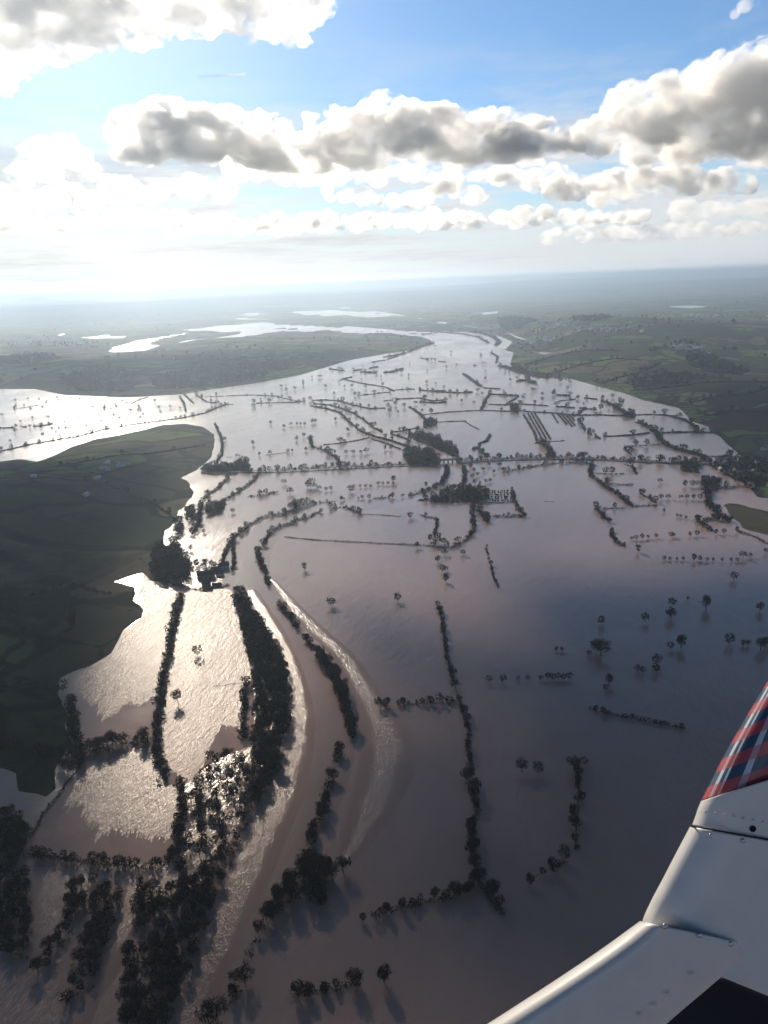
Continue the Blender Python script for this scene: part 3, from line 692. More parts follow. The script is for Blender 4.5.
H('diagonal hedge under the western causeway', [(260, 473), (255, 479), (250, 484), (240, 491), (231, 497), (224, 501), (222.5, 509)], 5.5, 4, trees=26, th=6)
H('broken hedge beside the headland notch', [(229, 478), (222, 484), (216, 490), (209, 495), (203, 498)], 6, 4, gap=.25, trees=22, th=6.5)
H('thick hedge bar under the causeway', [(249.5, 497), (262, 495.5), (270, 493.5), (277, 493)], 7, 4, trees=24, th=6.5)
H('dotted western hedge above the causeway', [(227, 457.5), (247, 456.5), (272, 454.5), (290, 452.5), (306, 451)], 3.5, 2.2, gap=.5, trees=28, th=6)
H('tree column descending from headland notch', [(202, 504), (200, 514), (198, 525), (193, 534)], 6, 4, gap=.2, trees=11, th=8)
H('west bank hedge of the wide river', [(222.5, 562), (225, 552), (229, 544), (235, 538), (241, 533), (248, 527), (254, 523), (263, 518), (273, 515.6), (284, 514.8)], 5, 4, trees=17, th=6.5)
H('bank hedge with big trees above the bend', [(284, 514.6), (292, 510), (298, 506), (306, 504), (316, 503.5)], 7, 5, trees=10, th=8.5)
H('gappy tree row on the inner river bank', [(320, 503), (334, 501.5), (348, 499.5), (360, 499), (378, 498.6), (396, 497.5), (409, 496), (418, 494)], 3.5, 2.6, gap=.38, trees=14, th=6.5)
H('thick bank hedge under the river bridge', [(418, 493), (427, 491), (435, 487.5), (441, 484), (446, 477), (447.5, 471), (445, 467)], 9, 5.5, trees=12, th=7)
H('dark bank hedge right of the bridge', [(463, 467), (464.5, 474), (464, 484)], 7, 5, trees=12, th=7)
H('east bank hedge of the wide river', [(264, 545), (267, 538), (271, 532), (278, 528), (286, 525.6), (292, 524), (298, 520.5), (308, 517.5), (320, 512.5)], 5.5, 4.2, gap=.12, trees=18, th=6.5)
H('hedge stub with bushes right of east bank', [(330, 508), (345, 507.5), (352, 510), (360, 513.5)], 5, 3.2, trees=14, th=7)
H('thin dashed hedge across the middle meadow', [(360, 514), (372, 514.6), (388, 515.5), (401, 516.6)], 2.6, 1.7, gap=.3)
H('dark bar hedge with tree cluster', [(421, 515.6), (428, 517), (437, 518.8), (436.6, 526), (434.6, 535)], 4.5, 3, trees=22, th=5)
H('long straight hedge across the flooded meadow', [(285, 537), (300, 538.5), (320, 540.4), (350, 542), (385, 543.8), (416, 545.4), (436, 547), (453, 548)], 2.8, 1.9, trees=0)
H('curling hedge at the end of straight hedge', [(453, 547), (459, 544), (464, 541.6), (470, 536), (474, 529), (473, 521), (472, 514.6), (474, 506)], 5, 3.6, trees=17, th=6.5)
H('dashed hedge wandering down the centre', [(486, 545), (488, 556), (491, 567), (498, 588)], 2.6, 2, gap=.3, trees=22, th=4.5)
H('short dark bush row left of straight hedge', [(258, 553), (260, 561), (264, 571)], 7, 5, trees=7, th=7.5)
H('bush row at the start of the east bank', [(266, 575), (269, 586)], 5, 3.6, trees=8, th=6)
H('dark tree hedge on the east river bank', [(279, 604), (284, 611), (291, 618), (298, 627.7)], 5.5, 4.5, trees=6.5, th=7)
H('small bush hedge below the east bank trees', [(304.6, 636), (309, 641), (313, 647)], 4.5, 3.6, trees=6, th=6)
H('willow belt sweeping along the east bank', [(318, 654), (327, 666), (335, 680), (341, 694), (345, 708), (349, 722), (352, 738)], 6.5, 4, trees=4.3, th=10)
H('broken bank hedge below the willow belt', [(343, 745), (338, 754), (336, 763)], 4.5, 3.4, gap=.2, trees=7, th=6.5)
H('lower bank hedge towards the dark wood', [(331, 779), (328, 790), (325, 802), (320, 817), (315, 832), (309, 845)], 5, 4, trees=6, th=7.5)
H('short comb shaped tree row in open water', [(380, 705.5), (389, 705.7)], 2.4, 2, trees=3.2, th=6)
H('long comb shaped tree row in open water', [(398, 704), (420, 703.3), (440, 702.5), (458, 701.6)], 2.4, 1.8, trees=4.2, th=6)
H('long dashed hedge descending the centre right', [(440, 606), (442, 620), (443.5, 634), (446, 650), (449, 662), (451, 672), (455, 686), (459, 700), (463, 714), (467, 726), (469, 734), (468, 750), (470, 771)], 3.2, 2.6, gap=.32, trees=11, th=5.5)
H('tree hedge dropping to the lower meadow', [(470, 779), (473, 792), (476, 806), (474, 822), (470, 838), (473, 856), (477, 876)], 3.4, 3, gap=.12, trees=6.5, th=7.5)
H('dark hedge in the lower right corner field', [(478, 880), (484, 888), (492, 897), (503, 912)], 3, 3, trees=6, th=7)
H('tree row closing the lower meadow', [(385, 913), (400, 908), (420, 903), (440, 899), (456, 896), (468, 890), (475, 882)], 3, 3, trees=4.6, th=6.5)
H('line of small trees in the shaded water', [(578, 770), (579, 786), (578, 800), (577, 818), (576, 834), (575, 850)], 2.6, 2.2, gap=.3, trees=6.5, th=5.5)
H('short line of trees in shaded lower water', [(566, 862), (556, 866), (548, 870), (538, 874), (530, 882)], 2.6, 2.4, gap=.3, trees=7.5, th=7)
H('dark bush row in the shaded right water', [(592, 709.5), (600, 712), (615, 715), (635, 719), (655, 723), (670, 726), (683, 729)], 3.6, 3.4, gap=.12, trees=9, th=4.5)
H('tree row at the bottom of the picture', [(296, 997), (315, 993), (335, 988), (360, 983)], 3, 3, trees=4.3, th=7)
# left fields near the farm
H('dense avenue above the flooded farmhouse', [(186, 568), (196, 567), (208, 566.5), (219, 566)], 4, 3.6, trees=4, th=7.5)
H('farm drive hedge curving to the river', [(222.5, 563), (226, 554), (232, 545), (235, 538)], 3.6, 2.4)
H('upright bush row right of the farm drive', [(233, 540), (233.5, 550), (233.5, 560), (233.5, 571)], 4, 3.6, gap=.15, trees=8, th=5)
H('garden hedge below the flooded farm', [(190, 589), (203, 590), (215, 588), (230, 585)], 2.6, 2, gap=.25, trees=10, th=4)
H('broad bushy band between the two glinting fields', [(182, 596), (176, 612), (171, 635), (168, 655), (163, 678), (160, 700), (157, 722), (156, 742), (160, 762), (166, 780)], 8, 3.6, trees=7, th=6.5)
H('thick hedge left of the riverside wood', [(246, 683), (245, 700), (244, 720), (243, 740)], 6, 3.6, trees=8, th=6)
H('fence line of the sunlit field corner', [(214, 686.5), (230, 684), (247, 682)], 1.2, 1.0)
H('track hedge running down to lower left', [(82, 766), (70, 780), (56, 798), (42, 817), (29, 838)], 2.2, 2, trees=0)
H('bottom hedge of the lower left field', [(31, 855), (55, 858), (80, 861), (105, 864), (130, 867), (152, 868), (170, 861)], 3, 3, trees=4.6, th=5.5)
H('right hedge of the lower left field', [(182, 782), (183, 800), (181, 825), (176, 845), (170, 858)], 5, 3.6, trees=6, th=7)
H('dense belt under the upper glinting field', [(84, 752), (100, 749), (118, 744), (138, 741), (154, 740)], 9, 5, trees=4.6, th=9)
H('dense belt on the shore of left headland', [(70, 702), (72, 715), (74, 732), (78, 750), (82, 764)], 8, 5, trees=5, th=8)
# hedges on the dark headland
H('dim hedge across the dark headland top', [(60, 472), (100, 466), (150, 458), (205, 446)], 5, 3, gap=.1, trees=50, th=7)
H('dim hedge winding over the headland middle', [(0, 500), (50, 494), (100, 492), (150, 505), (170, 515)], 5, 3, trees=45, th=7)
H('dim hedge along the headland lower fields', [(0, 606), (40, 600), (80, 590), (110, 597)], 5, 3.4, trees=24, th=8)
H('dim hedge curving round the headland green field', [(18, 610), (24, 650), (50, 645), (72, 632), (76, 600)], 4, 3, trees=26, th=7)
H('dark hedge bounding the striped headland field', [(0, 690), (30, 688), (62, 690)], 5, 3.6, trees=14, th=8)
H('dark hedge at the foot of the headland', [(0, 748), (25, 752), (52, 757)], 6, 4, trees=9, th=8)

# ---- woods
wood('wooded knoll in the central flood', [(424, 422), (428, 420), (436, 421), (437, 425), (430, 427), (424, 426)], 11, 8)
wood('dark wood beside the flooded farm', [(406, 433), (420, 434), (436, 438), (450, 445), (458, 452), (459, 456), (452, 456), (443, 451), (430, 446), (416, 441)], 12, 9)
wood('dark copse left of the river bridge', [(404, 450), (414, 449), (422, 452), (432, 452), (438, 460), (436, 466), (410, 466), (404, 458)], 10, 9)
wood('wedge of wood below the river bridge', [(417, 501), (432, 497), (447, 488), (462, 486), (474, 489), (478, 500), (472, 503), (452, 503), (436, 502)], 10, 7)
wood('dark wood at the orchard corner', [(464, 490), (482, 489), (488, 494), (486, 502), (474, 503), (466, 500)], 9, 8)
wood('small copse at the central road end', [(510, 408), (514, 405), (518, 408), (518, 413), (511, 412)], 10, 9)
wood('round copse in the right flood', [(625, 417), (626, 414), (632, 412.6), (636, 415), (634, 418)], 10, 8)
wood('dense copse in the western causeway', [(233, 471), (234, 465), (240, 461.5), (247, 463), (249, 471)], 8, 9)
wood('copse at the western causeway end', [(202, 472), (206, 466), (218, 465), (232, 466), (233, 472), (215, 474)], 9, 8)
wood('grey copse left of the diagonal hedge', [(206, 515), (207, 505), (222, 505), (222, 511), (216, 515)], 7, 8, sdens=.3)
wood('tall copse on the headland notch', [(186, 520), (185, 512), (191, 509), (195, 514), (193, 520)], 8, 9)
wood('shore copse below the headland notch', [(176, 536), (174, 526), (179, 521), (183, 526), (182, 534)], 8, 9)
wood('small copse at the farm shore', [(168, 545), (172, 540), (180, 543), (182, 549), (174, 549)], 9, 8)
wood('dark wood between headland and farm', [(162, 545), (176, 552), (188, 562), (191, 578), (180, 589), (160, 582), (150, 572), (154, 556)], 8, 10)
wood('small wood at the right flood islet', [(702, 487), (702, 481.5), (711, 480), (720, 482), (719, 487)], 8, 8)
wood('copse below the causeway east end', [(680, 472), (681, 465), (690, 460), (696, 466), (700, 473), (688, 472)], 10, 8)
wood('riverside wood on the west bank', [(234, 598), (236, 590), (241, 592), (250, 604), (264, 625), (277, 646), (287, 673), (291, 697), (290, 721), (281, 748), (279, 771), (263, 799), (256, 806), (250, 790), (252, 750), (255, 720), (254, 690), (249, 655), (241, 624)],
     6.6, 8.5, sw=3.2, sh=3.2)
wood('dense lower wood beside the river', [(172, 862), (180, 842), (184, 806), (188, 788), (200, 780), (214, 752), (242, 748), (250, 790), (255, 806), (245, 832), (232, 862), (222, 884), (212, 900), (196, 900), (184, 880)], 10.5, 8, sw=3.4, sh=2.2, sdens=.5)
wood('dense drowned wood at lower left of the river', [(140, 884), (180, 884), (214, 892), (205, 935), (186, 980), (162, 1030), (128, 1034), (120, 985), (132, 935)], 6.6, 7.5, sw=3.2, sh=2.4, sdens=.55)
wood('narrow drowned tree belt left of the dense wood', [(100, 880), (126, 884), (110, 935), (90, 990), (62, 1008), (80, 940)], 7.4, 7.5, sw=3.0, sh=2.2, sdens=.5)
wood('second narrow drowned tree belt at lower left', [(74, 880), (96, 876), (66, 945), (38, 978), (30, 966), (56, 930)], 7.4, 7, sw=3.0, sh=2.2, sdens=.5)
wood('dark drowned wood in the left corner', [(-6, 864), (30, 866), (34, 905), (30, 960), (-6, 950)], 7.4, 7.5, sw=3.0, sh=2.2, sdens=.55)
wood('small dark wood beside lower left track', [(-6, 812), (20, 818), (34, 828), (24, 858), (-6, 860)], 8, 8, sdens=.5)
wood('dark wood by the lower river', [(300, 868), (312, 858), (326, 872), (330, 892), (322, 906), (300, 900), (284, 906), (272, 920), (262, 934), (256, 948), (244, 965), (250, 940), (270, 905)], 6.4, 9.5, sw=3, sh=3)
wood('small wood by the bottom bank', [(238, 975), (248, 968), (244, 985), (228, 1010), (216, 1028), (204, 1030), (216, 1005)], 7, 8, sdens=.6)
wood('wood on the far shore point', [(509, 371), (522, 372), (546, 377), (572, 381), (560, 377), (530, 371), (512, 365)], 30, 10, sdens=.4)
wood('wood on the headland foot', [(60, 752), (84, 756), (84, 768), (60, 770)], 7, 8)

wood('long dark wood on the hill beyond the right shore', [(684, 367), (700, 365), (725, 369), (748, 375), (740, 379), (715, 378), (690, 373)], 30, 13, sw=13, sh=9)
wood('dark hill wood far beyond the river loop', [(568, 329), (580, 326), (604, 326), (610, 331), (595, 335), (575, 334)], 60, 15, sw=26, sh=14)
wood('bluish wood far behind the flood loop', [(498, 324), (512, 320), (530, 321), (538, 326), (520, 331), (502, 330)], 60, 15, sw=26, sh=14)
wood('dark wood below the brown hill field', [(622, 384), (650, 379), (690, 380), (704, 384), (680, 388), (640, 389)], 26, 11, sw=12, sh=7, sdens=.6)
wood('dark wood on the middle plain near its shore', [(150, 383), (200, 372), (270, 366), (300, 367), (260, 379), (200, 388), (160, 391)], 30, 12, sw=14, sh=8, sdens=.8)
wood('second dark wood on the middle plain', [(60, 382), (110, 376), (140, 380), (130, 392), (80, 392)], 30, 12, sw=14, sh=8, sdens=.7)
wood('small dark wood at the left edge of the middle plain', [(-10, 360), (40, 356), (60, 362), (30, 368), (-10, 368)], 36, 12, sw=16, sh=8, sdens=.7)
H('field hedge climbing from the right shore', [(600, 385), (618, 380), (640, 377), (660, 372)], 9, 5, trees=40)
H('field hedge under the brown hill field', [(640, 377), (670, 378), (700, 381), (726, 386)], 9, 5, trees=40)
H('field hedge over the brown hill field', [(650, 364), (665, 360), (690, 361), (712, 366)], 9, 5, trees=50)
H('field hedge along the bright green strip', [(630, 392), (665, 391), (700, 390), (735, 393), (768, 395)], 8, 5, trees=32)
H('field hedge through the dark shaded fields', [(690, 405), (720, 402), (745, 404), (768, 402)], 8, 5, trees=28)
H('lower field hedge in the dark shaded fields', [(705, 418), (730, 415), (768, 418)], 7, 5, trees=26)
H('field hedge north of the green shore fields', [(525, 366), (555, 361), (590, 360), (620, 362)], 10, 6, trees=60)
H('second field hedge of the green shore fields', [(550, 374), (580, 369), (615, 368), (640, 370)], 9, 5, trees=50)
# ---- orchards: narrow dark strips of close rows
def orchard(desc, poly, along, rowgap, step, w, h):
    P = Gs(poly); r = np.random.default_rng(3); a_, b_ = G(*along[0])[:2], G(*along[1])[:2]
    u = (b_-a_)/np.linalg.norm(b_-a_); v = np.array([-u[1], u[0]]); c0 = P.mean(0); ext = np.linalg.norm(P-c0, axis=1).max(); Q_ = []
    for s in np.arange(-ext, ext, rowgap):
        for k in np.arange(-ext, ext, step):
            q = c0+v*s+u*(k+r.uniform(-.3, .3)*step)
            if in_poly(P, *q): Q_.append(q)
    Q_ = np.array(Q_); hv = h*r.uniform(.7, 1.2, len(Q_))
    Vv, Fc = clumps(np.stack([Q_[:, 0], Q_[:, 1], hv*0.5], -1), np.stack([w*r.uniform(.6, 1, len(Q_))]*2+[hv*.55], -1), r)
    org = np.array([*c0, 0]); o = mesh_obj('orchard', Vv-org, Fc, hedgem); o.location = org; tag(o, desc, 'orchard', kind='stuff')
orchard('large dark orchard strip of close rows in the flood', [(527, 413.5), (535, 413), (552, 437.5), (551, 439.6), (539, 438.5), (533, 428)], ((531, 413), (546, 439)), 9, 4, 2.8, 3.2)
orchard('second dark orchard block right of the strip', [(556, 414), (574, 415), (575, 427), (568.5, 426), (561, 420)], ((560, 414), (571, 427)), 9, 4, 3.0, 3.2)
orchard('narrow orchard strip between two larger ones', [(549, 414.3), (553, 414), (559.5, 423), (555, 423)], ((551, 414), (557, 423)), 9, 4, 2.8, 3.2)
orchard('chequered orchard above the walled meadow', [(486, 490.5), (512, 491), (513, 501), (490, 502)], ((486, 492), (512, 492)), 12, 5, 2.2, 3.0)
H('dark bottom hedge of the walled meadow', [(486, 516.5), (500, 516.5), (512, 516), (524, 516.4)], 6, 3.6, trees=13, th=5)
H('dark right hedge of the walled meadow', [(513, 491), (514, 501), (519, 509), (524, 516)], 6, 3.6, trees=13, th=5)
H('dark top hedge of the walled meadow', [(488, 503), (500, 503), (513, 502.5)], 4, 3, gap=.1)
H('leaning dark hedge left of walled meadow', [(479, 510), (483, 516), (487, 522)], 6, 4, trees=9, th=7)
H('string of tiny posts of scrub in open water', [(544, 501.7), (556, 501.8), (564, 502), (575, 501.9)], 2, 1.4, gap=.55)

# ---- single trees, each told apart
def T(x, y, h, label, kind='bare', group=None):
    p = G(x, y); add_tree(p[0], p[1], h, label, group, kind)
T(304.6, 570, 9, 'lone tree standing in water left of the middle meadow, above the two paler ones')
T(331, 606, 9, 'pale lone tree in the meadow water, leftmost below the straight hedge')
T(397.7, 601, 9, 'dark lone tree in the blue shaded oval of the meadow')
T(446, 582, 9, 'round tree closing the short row under the curling hedge')
T(442, 572, 8, 'small tree above the round one in the short row')
T(438, 562, 8, 'slim tree at the head of the short row under the curling hedge')
T(446, 571, 6, 'low bushy tree squeezed into the short row under the curling hedge')
T(601, 656, 15, 'biggest dark tree in the shaded right hand water, broad and low crowned')
T(597, 650, 10, 'tree growing against the biggest dark tree')
T(589, 655, 5, 'small bush like tree just left of the biggest dark tree')
T(601, 624, 8, 'small round tree above the biggest dark tree')
T(645, 622, 9.5, 'round tree left of the tall pair in the shaded water')
T(672, 607, 10, 'upper tree of the tall pair in the shaded water')
T(671, 618, 11, 'lower tree of the tall pair in the shaded water')
T(706, 609, 14, 'broad dark tree right of the tall pair')
T(688, 600, 4, 'tiny bush between the tall pair and the broad tree')
T(760, 611, 9, 'dark tree near the right frame edge above the shaded water')
T(681, 648, 13, 'spreading tree with two stems below the broad tree')
T(670, 649, 7, 'smaller tree left of the spreading tree')
T(657, 664, 9, 'upper tree of the slanting pair below the spreading tree')
T(656, 672, 8, 'lower tree of the slanting pair below the spreading tree')
T(637, 671, 6, 'left bush of two under the round tree'); T(643, 673, 6, 'right bush of two under the round tree')
T(729, 644, 10, 'tree with a thin crown left of the frame edge clump')
T(743, 646, 6, 'left one of two small trees near the frame edge clump'); T(748, 646, 6, 'right one of two small trees near the frame edge clump')
T(760, 650, 11, 'large leaning tree at the frame edge clump'); T(766, 646, 9, 'tree cut by the right frame edge')
T(609, 685, 10, 'upright tree below the biggest dark tree'); T(606, 690, 5, 'bush at the foot of the upright tree')
T(556, 651, 4.5, 'left bush of the tiny pair left of the biggest tree'); T(562, 651, 4.5, 'right bush of the tiny pair left of the biggest tree')
T(489, 682, 6, 'leftmost tree of the short dotted row in shaded water'); T(503, 682, 7, 'second, paler tree of the short dotted row in shaded water')
T(518, 680, 4, 'third, small tree of the short dotted row'); T(528, 680, 4.5, 'fourth, small tree of the short dotted row')
T(541, 680, 4.5, 'fifth tree of the short dotted row, beside the dense bushes')
for k, x in enumerate((548, 553, 558, 563, 569)): T(x, 679+(k % 2), 6, 'dense bush in the dark knot ending the short dotted row', group='dense bushes ending the dotted row')
T(522, 772, 10, 'left tree of the pair with long shadows below centre right'); T(539, 773, 8, 'right tree of the pair with long shadows below centre right')
T(574, 770, 10, 'bigger tree heading the line of small trees in shaded water'); T(584, 765, 6, 'small tree above the line of small trees')
T(734, 580, 9, 'lone tree casting a long shadow below the right dotted hedges')
T(638, 552, 9, 'lone tree with a shadow left of the lower dotted hedge')
for k, x in enumerate((632, 636, 642, 648, 656, 671, 674, 690, 697)): T(x, 540-k*0.55, 4.6+(k % 3), 'small bush in the upper dotted row of the right meadow', group='upper dotted bushes in the right meadow')
for x, y, h in ((716, 534, 6), (724, 533.5, 6), (737, 532, 7)): T(x, y, h, 'tree of the trio below the green islet', group='trio of trees below the islet')
for x, h in ((664, 5), (670, 4), (677, 4), (683, 4.5), (694, 8), (700, 6), (707, 4), (713, 4), (722, 4), (731, 4.5), (737, 4.5)): T(x, 560+(x-664)*0.02, h, 'small tree in the lower dotted row of the right meadow', group='lower dotted trees in the right meadow')
T(743, 558, 8, 'bushy tree right of the lower dotted row'); T(750, 557, 5, 'small neighbour of the bushy tree right of the dotted row'); T(766, 553, 6, 'tree at the right frame edge beside the dotted row')
T(363, 921, 5, 'left sapling of two left of the lowest meadow row'); T(376, 919, 5, 'right sapling of two left of the lowest meadow row')
T(333, 880, 11, 'big tree of the trio beside the lower river wood'); T(343, 872, 10, 'tall tree of the trio beside the lower river wood'); T(326, 872, 10, 'left tree of the trio beside the lower river wood')
T(384, 982, 10, 'single tree with a fat shadow at the bottom of the picture')
T(197.5, 655, 10, 'upper lone tree in the wide glinting field'); T(178, 703, 11, 'lower lone tree in the wide glinting field')
T(311, 487, 13, 'tall dense evergreen under the western causeway', kind='ever'); T(308, 488, 9, 'shorter evergreen leaning on the tall dense one', kind='ever'); T(315, 488, 8, 'small evergreen on the right of the tall one', kind='ever')
T(284, 484, 8, 'slim tree just below the western causeway'); T(290, 494, 10, 'bare lone tree left of the tall evergreen')
T(350.5, 492, 10, 'big round tree heading the hedge bars below the causeway')
for x in (354, 360, 366, 371): T(x, 487.6, 5, 'bush of the left hedge bar below the causeway', group='bushes of the left hedge bar')
for x in (378, 383, 388, 393): T(x, 485, 5.5, 'bush of the right hedge bar below the causeway', group='bushes of the right hedge bar')
T(393.5, 482, 10, 'tall thin tree ending the right hedge bar')
T(319, 490, 7, 'left bush of the pair right of the evergreens'); T(331, 490, 6, 'right bush of the pair right of the evergreens'); T(326, 491, 6, 'middle bush right of the evergreens')
T(233, 513, 7, 'lone tree right of the grey copse'); T(191, 551, 8, 'round lone tree above the farm avenue'); T(204, 533, 6, 'lone tree left of the wide river hedge')
T(266, 545, 7, 'round bush at the start of the east bank hedge'); T(410.6, 518, 8, 'round tree between the dashed hedge and the dark bar')
T(426, 487, 8, 'tree standing inside the river bend')
for x, y, h in ((430, 541, 9), (437, 543, 10), (443, 544, 8), (434, 546, 8), (439, 538, 7), (458, 543, 8), (447, 547, 7)): T(x, y, h, 'tree of the cluster where the straight hedge ends', group='tree cluster at the straight hedge end')
T(417, 548, 8, 'tree standing on the long straight hedge'); T(463, 555, 7, 'round tree below the curling hedge'); T(444, 555, 8, 'tree below the cluster at the straight hedge end')
T(253, 445, 9, 'lone tree in the pale water right of the headland'); T(225, 441, 8, 'dark tree beside the headland tip hedge')
T(296.5, 440, 8, 'left tree of the pair right of the pale water'); T(304, 437, 8, 'right tree of the pair right of the pale water')
T(270.5, 424, 7, 'lone tree in the upper pale water'); T(284, 428, 8, 'broad tree left of the row of four')
for x in (291, 297, 300.5, 304.5): T(x, 425.5, 7, 'tree of the row of four in pale water', group='row of four trees in pale water')
T(312, 423, 9, 'left tree of the twins by the south bank'); T(315.5, 423, 9, 'right tree of the twins by the south bank')
for x in (335, 346, 353, 361): T(x, 454, 7, 'small tree in the dotted row above the causeway', group='dotted row above the causeway')
T(366.5, 453, 9, 'tall tree ending the dotted row above the causeway'); T(385, 450, 8, 'left tree of the pair above the causeway copse'); T(391, 450, 8, 'right tree of the pair above the causeway copse')
T(348, 432, 9, 'lone tree on the meadow beside the river'); T(336, 421, 8, 'lone tree at the meadow head beside the river')
T(418, 432, 12, 'tall dark tree on top of the flooded farm wood', kind='ever')
for x, h in ((685, 9), (692, 9), (699, 9)): T(x, 486.5, h, 'tree of the row left of the small wood', group='row of trees left of the small wood')
T(661, 499, 7, 'left tree of the pair in the right meadow'); T(668, 499, 7, 'right tree of the pair in the right meadow')
for x in (687, 693.5, 700): T(x, 499.5, 7.5, 'tree of the threesome left of the broad belt', group='threesome left of the broad belt')
T(681, 499, 6, 'tree beside the threesome in the right meadow'); T(660, 483, 7, 'lone tree in the middle of the right water')
for x in (677, 681, 686): T(x, 517+(x-677)*.2, 4.6, 'low bush of the short row in the right meadow', group='short bush row in right meadow')
T(664, 512, 5, 'lone bush left of the short bush row')
for x, y in ((489, 463), (500, 463.6), (494, 470), (503, 468), (483, 468), (478, 473), (486, 480), (490, 479), (480, 482)): T(x, y+3, 6, 'bush scattered between the bridge and the lower bank hedge', group='bushes scattered east of the bridge')
for x, y in ((470, 466), (474, 470), (472, 476), (475, 482), (470, 486), (478, 488)): T(x, y+2, 7, 'tree scattered just right of the bridge bank', group='trees scattered right of the bridge')
# loose small trees over the far flood (seen as dots)
rr_ = np.random.default_rng(77)
FLOODP = Gs([(240, 395), (300, 378), (350, 365), (384, 358), (430, 345), (500, 350), (512, 368), (570, 383), (640, 405), (640, 415), (560, 408), (470, 405), (420, 418), (360, 412), (300, 400), (250, 408)])
cnt = 0
while cnt < 90:
    x = rr_.uniform(240, 640); y = rr_.uniform(345, 430); q = G(x, y)[:2]
    if in_poly(FLOODP, *q): add_tree(q[0], q[1], rr_.uniform(6, 11), 'tree', None); cnt += 1
WF = Gs([(0, 395), (100, 401), (200, 398), (230, 405), (210, 410), (100, 425), (0, 445)]); cnt = 0
while cnt < 60:
    x = rr_.uniform(0, 230); y = rr_.uniform(395, 445); q = G(x, y)[:2]
    if in_poly(WF, *q): add_tree(q[0], q[1], rr_.uniform(5, 9), 'tree', None); cnt += 1
VP = Gs([(708, 462), (726, 458), (768, 462), (800, 490), (750, 487), (736, 480), (716, 470)]); cnt = 0
while cnt < 150:
    x = rr_.uniform(700, 800); y = rr_.uniform(455, 492); q = G(x, y)[:2]
    if in_poly(VP, *q): add_tree(q[0], q[1], rr_.uniform(5, 9), 'tree', None); cnt += 1
# trees over the dry land
cnt = 0
while cnt < 900:
    a_ = rr_.uniform(-0.62, 0.62); d_ = 2500*math.exp(rr_.uniform(0, 1.9)); x = math.sin(a_)*d_; y = math.cos(a_)*d_
    if vnoise(np.array([x]), np.array([y]), 420, 41)[0] < 0.52: continue
    add_tree(x, y, rr_.uniform(9, 15), 'tree', None); cnt += 1
chk = np.array([[q[0], q[1]] for q in TREES[-900:]]); sdv = land_sd(chk[:, 0], chk[:, 1])
TREES[-900:] = [q for q, s in zip(TREES[-900:], sdv) if s > 15]


# ------------------------------------------------------------------ plant the trees
def dist3(tr): return math.sqrt(tr[0]**2+tr[1]**2+CAM_H**2)
TREES.sort(key=lambda q: -q[2]/dist3(q))
def vis(q):
    v = np.array([q[0], q[1], 3.0])-CAMP; z = v@fw
    if z < 10: return False
    px = 384+F*(v@RT)/z; py = 512-F*(v@UP)/z
    return -12 < px < 780 and py < 1050
NEAR = [q for q in TREES if vis(q)][:298]
_tz = np.maximum(land_h(np.array([q[0] for q in TREES]), np.array([q[1] for q in TREES])), -0.3)
ZT = {id(q): z for q, z in zip(TREES, _tz)}
ns = set(id(q) for q in NEAR); FAR = [q for q in TREES if id(q) not in ns]
r = np.random.default_rng(5)
for k, q in enumerate(NEAR):
    x, y, h, kind, label, group = q
    src = EVER[k % 3] if kind == 'ever' else VARS[int(r.integers(0, len(VARS)))]
    z = ZT[id(q)]
    e = empty('evergreen_tree' if kind == 'ever' else 'bare_tree', (x, y, z), r.uniform(0, 6.28)); s = h/12.0
    e.scale = (s*r.uniform(.9, 1.15), s*r.uniform(.9, 1.15), s)
    tag(e, label, 'tree', group)
    for nm, me in (('trunk', src[0]), ('crown', src[1])):
        c = bpy.data.objects.new(nm, me); c.parent = e; COL.objects.link(c)
if FAR:
    Vs = []
    for q in FAR:
        x, y, h = q[:3]
        a_ = r.uniform(0, 6.28); s = h/12.0; base = LITE[int(r.integers(0, 6))]*np.array([s*1.05, s*1.05, s])
        ca, sa = math.cos(a_), math.sin(a_)
        Vs.append(np.stack([base[:, 0]*ca-base[:, 1]*sa+x, base[:, 0]*sa+base[:, 1]*ca+y, base[:, 2]+ZT[id(q)]], -1))
    me = quads_mesh('distant_trees', np.vstack(Vs), farm_m); o = bpy.data.objects.new('distant_trees', me); COL.objects.link(o)
    tag(o, 'hundreds of small bare trees dotting the far hedges and flooded meadows', 'trees', kind='stuff')
print('TREES', len(TREES), 'near', len(NEAR), 'far', len(FAR))

# ------------------------------------------------------------------ buildings
brick = grime('old_brick', (0.16, 0.085, 0.06), 0.9, 0.3, 0.8)
plaster = grime('pale_render', (0.42, 0.39, 0.34), 0.8, 0.2, 0.8)
slate = grime('slate_roof', (0.055, 0.055, 0.062), 0.6, 0.3, 0.8, 0.5)
tile = grime('clay_tile_roof', (0.11, 0.055, 0.04), 0.8, 0.3, 0.8)
glass = grime('dark_panes', (0.02, 0.025, 0.03), 0.1, 0.1, 0.8, 0.5)
conc = grime('weathered_concrete', (0.22, 0.21, 0.20), 0.85, 0.3, 0.3)
sheetm = grime('pale_sheet_roof', (0.5, 0.5, 0.5), 0.35, 0.1, 0.3, 0.5)
def bxm(mb, x0, x1, y0, y1, z0, z1):
    v = [(x, y, z) for z in (z0, z1) for y in (y0, y1) for x in (x0, x1)]
    mb.add(v, [(0, 2, 3, 1), (4, 5, 7, 6), (0, 1, 5, 4), (2, 6, 7, 3), (0, 4, 6, 2), (1, 3, 7, 5)])
_hm = {}
